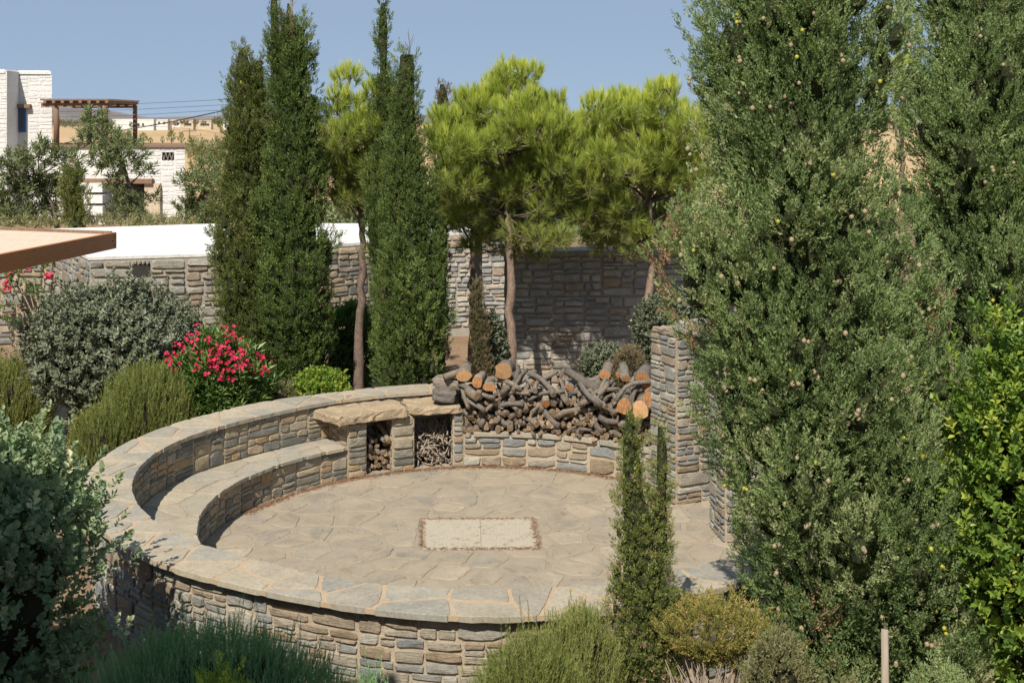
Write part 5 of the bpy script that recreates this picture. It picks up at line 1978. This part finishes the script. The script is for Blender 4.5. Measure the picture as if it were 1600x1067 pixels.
# kindling in the right opening
TW = []
for k in range(10):
    rk = np.random.default_rng(800 + k)
    pth = [np.array((rk.normal(0, .012), t * .4, rk.normal(0, .012))) for t in np.linspace(0, 1, 5)]
    V, F = tube_vf(pth, np.linspace(.0095, .006, 5) * rk.uniform(.7, 1.4), 5)
    me = poly_mesh('stick', V, F, True); me.materials.append(M_greywood); TW.append(me)
for k in range(170):
    px = r.uniform(651, 705)
    a = ring_angle_at(px, 3.1)
    z = .02 + .40 * r.random() ** .9
    x, y = ring(a, 3.10 + r.uniform(-.05, .12) + .12 * z)
    tan = np.array((-math.sin(a), math.cos(a), 0)); rad_ = np.array((math.cos(a), math.sin(a), 0))
    d = rad_ * r.uniform(.4, 1) + tan * r.normal(0, .55) + np.array((0, 0, r.uniform(-.25, .9)))
    d /= np.linalg.norm(d)
    sy = r.uniform(.45, .85)
    q = np.array((x, y, z)); e = q + d * .4 * sy
    if e[2] < .02: d[2] = abs(d[2])
    o = link('stick', TW[r.integers(0, 10)], None, None, dir_matrix(q, d) @ Matrix.Diagonal((1, sy, 1, 1)))
    tag(o, 'thin grey kindling stick heaped in the right opening of the niche', 'stick', 'kindling sticks in the right opening of the niche')

# ------------------------------------------------------------------ fallen pine needles
def litter():
    r = np.random.default_rng(66)
    P = []
    # along the foot of the curved wall
    for _ in range(3600):
        a = r.uniform(R(35), R(160)); d = abs(r.normal(0, .05))
        P.append((*ring(a, 2.985 - d), .012 + r.uniform(0, .008)))
    # along the edges of the mosaic panel
    for i in range(6):
        p, q = Q[i], Q[(i + 1) % 6]
        L_ = np.linalg.norm(q - p)
        nn = np.array((q[1] - p[1], p[0] - q[0])) / L_
        c = np.mean(Q, axis=0)
        if nn @ (p - c) < 0: nn = -nn
        for _ in range(int(220 * L_)):
            t = r.random()
            P.append((*(p + (q - p) * t + nn * (abs(r.normal(0, .007)) - .003)), .012 + r.uniform(0, .004)))
    for _ in range(500):
        a = r.uniform(0, 6.28); q = 3.4 * math.sqrt(r.random())
        P.append((*ring(a, q), .013))
    P = np.array(P); n = len(P)
    ph = r.uniform(0, 6.28, n)
    d = np.stack((np.cos(ph), np.sin(ph), r.normal(0, .05, n)), 1)
    V, F = blades(P, d, r.uniform(.03, .075, n), np.full(n, .0028), r)
    V[:, 2] = np.maximum(V[:, 2], .0115)
    o = link('pine_needle_litter', tri_mesh('pine_needle_litter', V, F, np.repeat(r.random(n), 4)), None, F_litter)
    tag(o, kind='stuff')


litter()


# ------------------------------------------------------------------ far houses, poles, wires, trees
def far_house(label, px0, px1, py0, py1, Y, mat, wins, seed, cat='house', extra=None):
    s = Y / FPX
    x0, x1 = (px0 - 800) * s, (px1 - 800) * s
    z1 = CAMZ - (py0 - 190) * s
    z0 = CAMZ - (py1 - 190) * s - 1.0
    t = thing('far_house', label, cat, ((x0 + x1) / 2, Y, z0), 'houses on the far slope')
    d = 2.5
    box('wall', x0, x1, Y, Y + d, z0, z1, mat, t)
    box('parapet', x0 - .08, x1 + .08, Y - .08, Y + d + .08, z1 + .002, z1 + .28, mat, t)
    for wx, wy, ww, wh in wins:
        xa = (wx - 800) * s; zb = CAMZ - (wy - 190) * s
        w = box('window', xa, xa + ww * s, Y - .05, Y - .003, zb - wh * s, zb, M_glass, t)  # dark glass pane; on the porch houses it stands for porch shade
    if extra:
        for e in extra:
            box('annex', (e[0] - 800) * s, (e[1] - 800) * s, Y - 2.5, Y - .1, z0, CAMZ - (e[2] - 190) * s, mat, t)
    return t


far_house('white flat roofed villa far off behind the pergola post', 176, 240, 188, 200, 330, M_white, [(214, 193, 4, 5), (222, 193, 3, 4)], 1, extra=[(190, 212, 189.5)])
far_house('white house right of the far villa, with two dark windows', 241, 262, 188.5, 198, 345, M_white, [(247, 190.5, 3, 4), (255, 190.5, 3, 4)], 2)
far_house('low white annexe between far houses', 263, 282, 189, 195, 360, M_white, [(270, 191, 3, 2.5)], 3)
far_house('beige flat roofed house far off with a shaded porch', 281, 302, 189.5, 198, 355, M_stucco, [(289, 193, 10, 3.5)], 4)
far_house('pale beige house with a long low porch on the far slope', 309, 330, 190, 198, 370, M_stucco, [(313, 193.5, 14, 3)], 5)
far_house('small white house at the far right end of the slope', 349, 372, 192, 202, 340, M_white, [(352, 195, 3, 3)], 6)
far_house('bluish white low greenhouse sheds at the edge of the field', 312, 345, 229.5, 234, 118, M_white, [], 7, 'shed')


def pole(px, py0, py1, Y, label, rad=.11):
    t = thing('utility_pole', label, 'utility pole', ((px - 800) / FPX * Y, Y, z_of(py1, Y)))
    tube('post', [W(px, py1 + 6, Y), W(px, py0, Y)], [rad, rad * .8], M_oldwood, t, 8)
    s = Y / FPX
    x = (px - 800) * s
    box('crossarm', x - 1.0, x + 1.0, Y - .12, Y - .0, z_of(py0, Y) - .45, z_of(py0, Y) - .3, M_oldwood, t)
    return t


pole(267, 189, 222, 190, 'thick wooden utility pole before the far houses', .16)
pole(296, 201, 226, 175, 'short dark wooden pole in the dry field', .12)
pole(208, 172, 192, 420, 'thin utility pole on the skyline behind the far villa', .15)


def wire(name, pts, Y, label, rad):
    P = np.array([W(x, y, Yk) for (x, y), Yk in zip(pts, Y)])
    o = tube(name, P, [rad] * len(P), M_wire, None, 5)
    tag(o, label, 'cable', 'overhead cables')


wire('overhead_cable', [(40, 238), (110, 222), (175, 207), (250, 194), (300, 184), (360, 171), (430, 154)], [90, 85, 80, 75, 70, 66, 62], 'thick sagging black cable crossing the sky beside the olive cypress', .035)
wire('overhead_cable', [(60, 168), (180, 164), (300, 158.5), (420, 152)], [200, 190, 180, 170], 'uppermost thin wire across the sky', .03)
wire('overhead_cable', [(60, 176), (200, 172), (300, 167), (420, 160)], [200, 190, 180, 170], 'second thin wire from the top across the sky', .03)
wire('overhead_cable', [(60, 184), (200, 181), (300, 175), (420, 168)], [200, 190, 180, 170], 'lowest thin wire across the sky', .03)
wire('overhead_cable', [(60, 189), (267, 199), (296, 202), (360, 211), (460, 222)], [195, 190, 175, 160, 150], 'thin wire running down from the poles over the field', .025)


def small_tree(px, py, w, h, Y, label, mat, kind, seed):
    s = Y / FPX
    r = np.random.default_rng(seed)
    p = W(px, py, Y)
    t = thing(kind, label, 'tree', p, 'small trees in the far field')
    n = 60
    zz = r.random(n)
    prof = np.sin(np.clip(zz, 0.02, 1) ** .55 * np.pi) if kind == 'far_cypress' else np.sqrt(np.clip(1 - (2 * zz - 1) ** 2, 0, 1))
    a = r.uniform(0, 6.28, n)
    P = np.stack((p[0] + np.cos(a) * prof * w * s / 2, Y + np.sin(a) * prof * w * s / 2, p[2] + zz * h * s), 1)
    A = np.stack((np.cos(a) * .5, np.sin(a) * .5, 0 * a + .9), 1)
    S = np.full(n, w * s * .55) * r.uniform(.7, 1.2, n)
    V, F, T = scatter(T_plume_fine, P, A, S, .5 + r.normal(0, .2, n), r)
    link('crown', tri_mesh('crown', V, F, T), t, mat)
    tube('trunk', [p - np.array((0, 0, .5)), p + np.array((0, 0, h * s * .5))], [.08, .05], M_bark_dark, t, 6)
    return t


for k, (px, py, w, h, Y, lab) in enumerate(((224, 222, 10, 11, 100, 'small dark tree just above the terrace edge, left of the smallest tree'), (235, 223, 6, 6, 105, 'smallest dark tree above the terrace edge'),
                                           (254, 223, 5, 9, 105, 'thin little cypress above the vent of the white annex'), (268, 223, 11, 16, 104, 'pointed little cypress at the foot of the thick utility pole'),
                                           (283, 223, 9, 14, 104, 'pointed little cypress right of the thick utility pole'))):
    small_tree(px, py, w, h, Y, lab, F_cyp_green, 'far_cypress', 900 + k)
small_tree(300, 245, 12, 30, 95, 'bushy dark tree below the short pole in the field', F_cyp_green, 'far_tree', 910)
for k, (px, py, w, h, Y, lab) in enumerate(((208, 201, 9, 8, 320, 'round tree standing before the far villa'), (288, 196, 10, 5, 345, 'dark round tree by the beige house'), (306, 196, 7, 7, 350, 'round tree between the beige houses'),
                                           (340, 196, 11, 9, 360, 'largest round tree at the right of the far houses'), (318, 196, 6, 5, 362, 'little round tree on the far beige roofline'), (272, 198, 12, 4, 340, 'flat hedge like tree by the low annexe'))):
    small_tree(px, py, w, h, Y, lab, F_far, 'far_tree', 920 + k)


def scrub(x0, x1, y0, y1, Y, n, seed, size, name, mat=F_far):
    r = np.random.default_rng(seed)
    yy = r.uniform(Y[0], Y[1], n)
    P = np.stack([W(px, py, q) for px, py, q in zip(r.uniform(x0, x1, n), r.uniform(y0, y1, n), yy)])
    A = np.array((0, 0, 1.0)) + r.normal(0, .5, P.shape)
    V, F, T = scatter(T_plume_fine, P, A, size * yy / np.mean(Y) * r.uniform(.6, 1.3, n), r.random(n), r)
    o = link(name, tri_mesh(name, V, F, T), None, mat)
    tag(o, kind='stuff')


scrub(60, 180, 192, 200, (300, 400), 400, 951, 1.5, 'scrub')
scrub(295, 480, 236, 262, (84, 95), 450, 952, 1.2, 'field_scrub', F_heath)

scrub(-40, 300, 349, 357, (38, 46), 320, 953, .45, 'undergrowth', F_heath)
scrub(505, 1110, 340, 384, (29, 44), 900, 954, 1.0, 'undergrowth', F_olive)

scrub(1650, 2600, 205, 250, (70, 160), 500, 955, 1.6, 'scrub', F_olive)
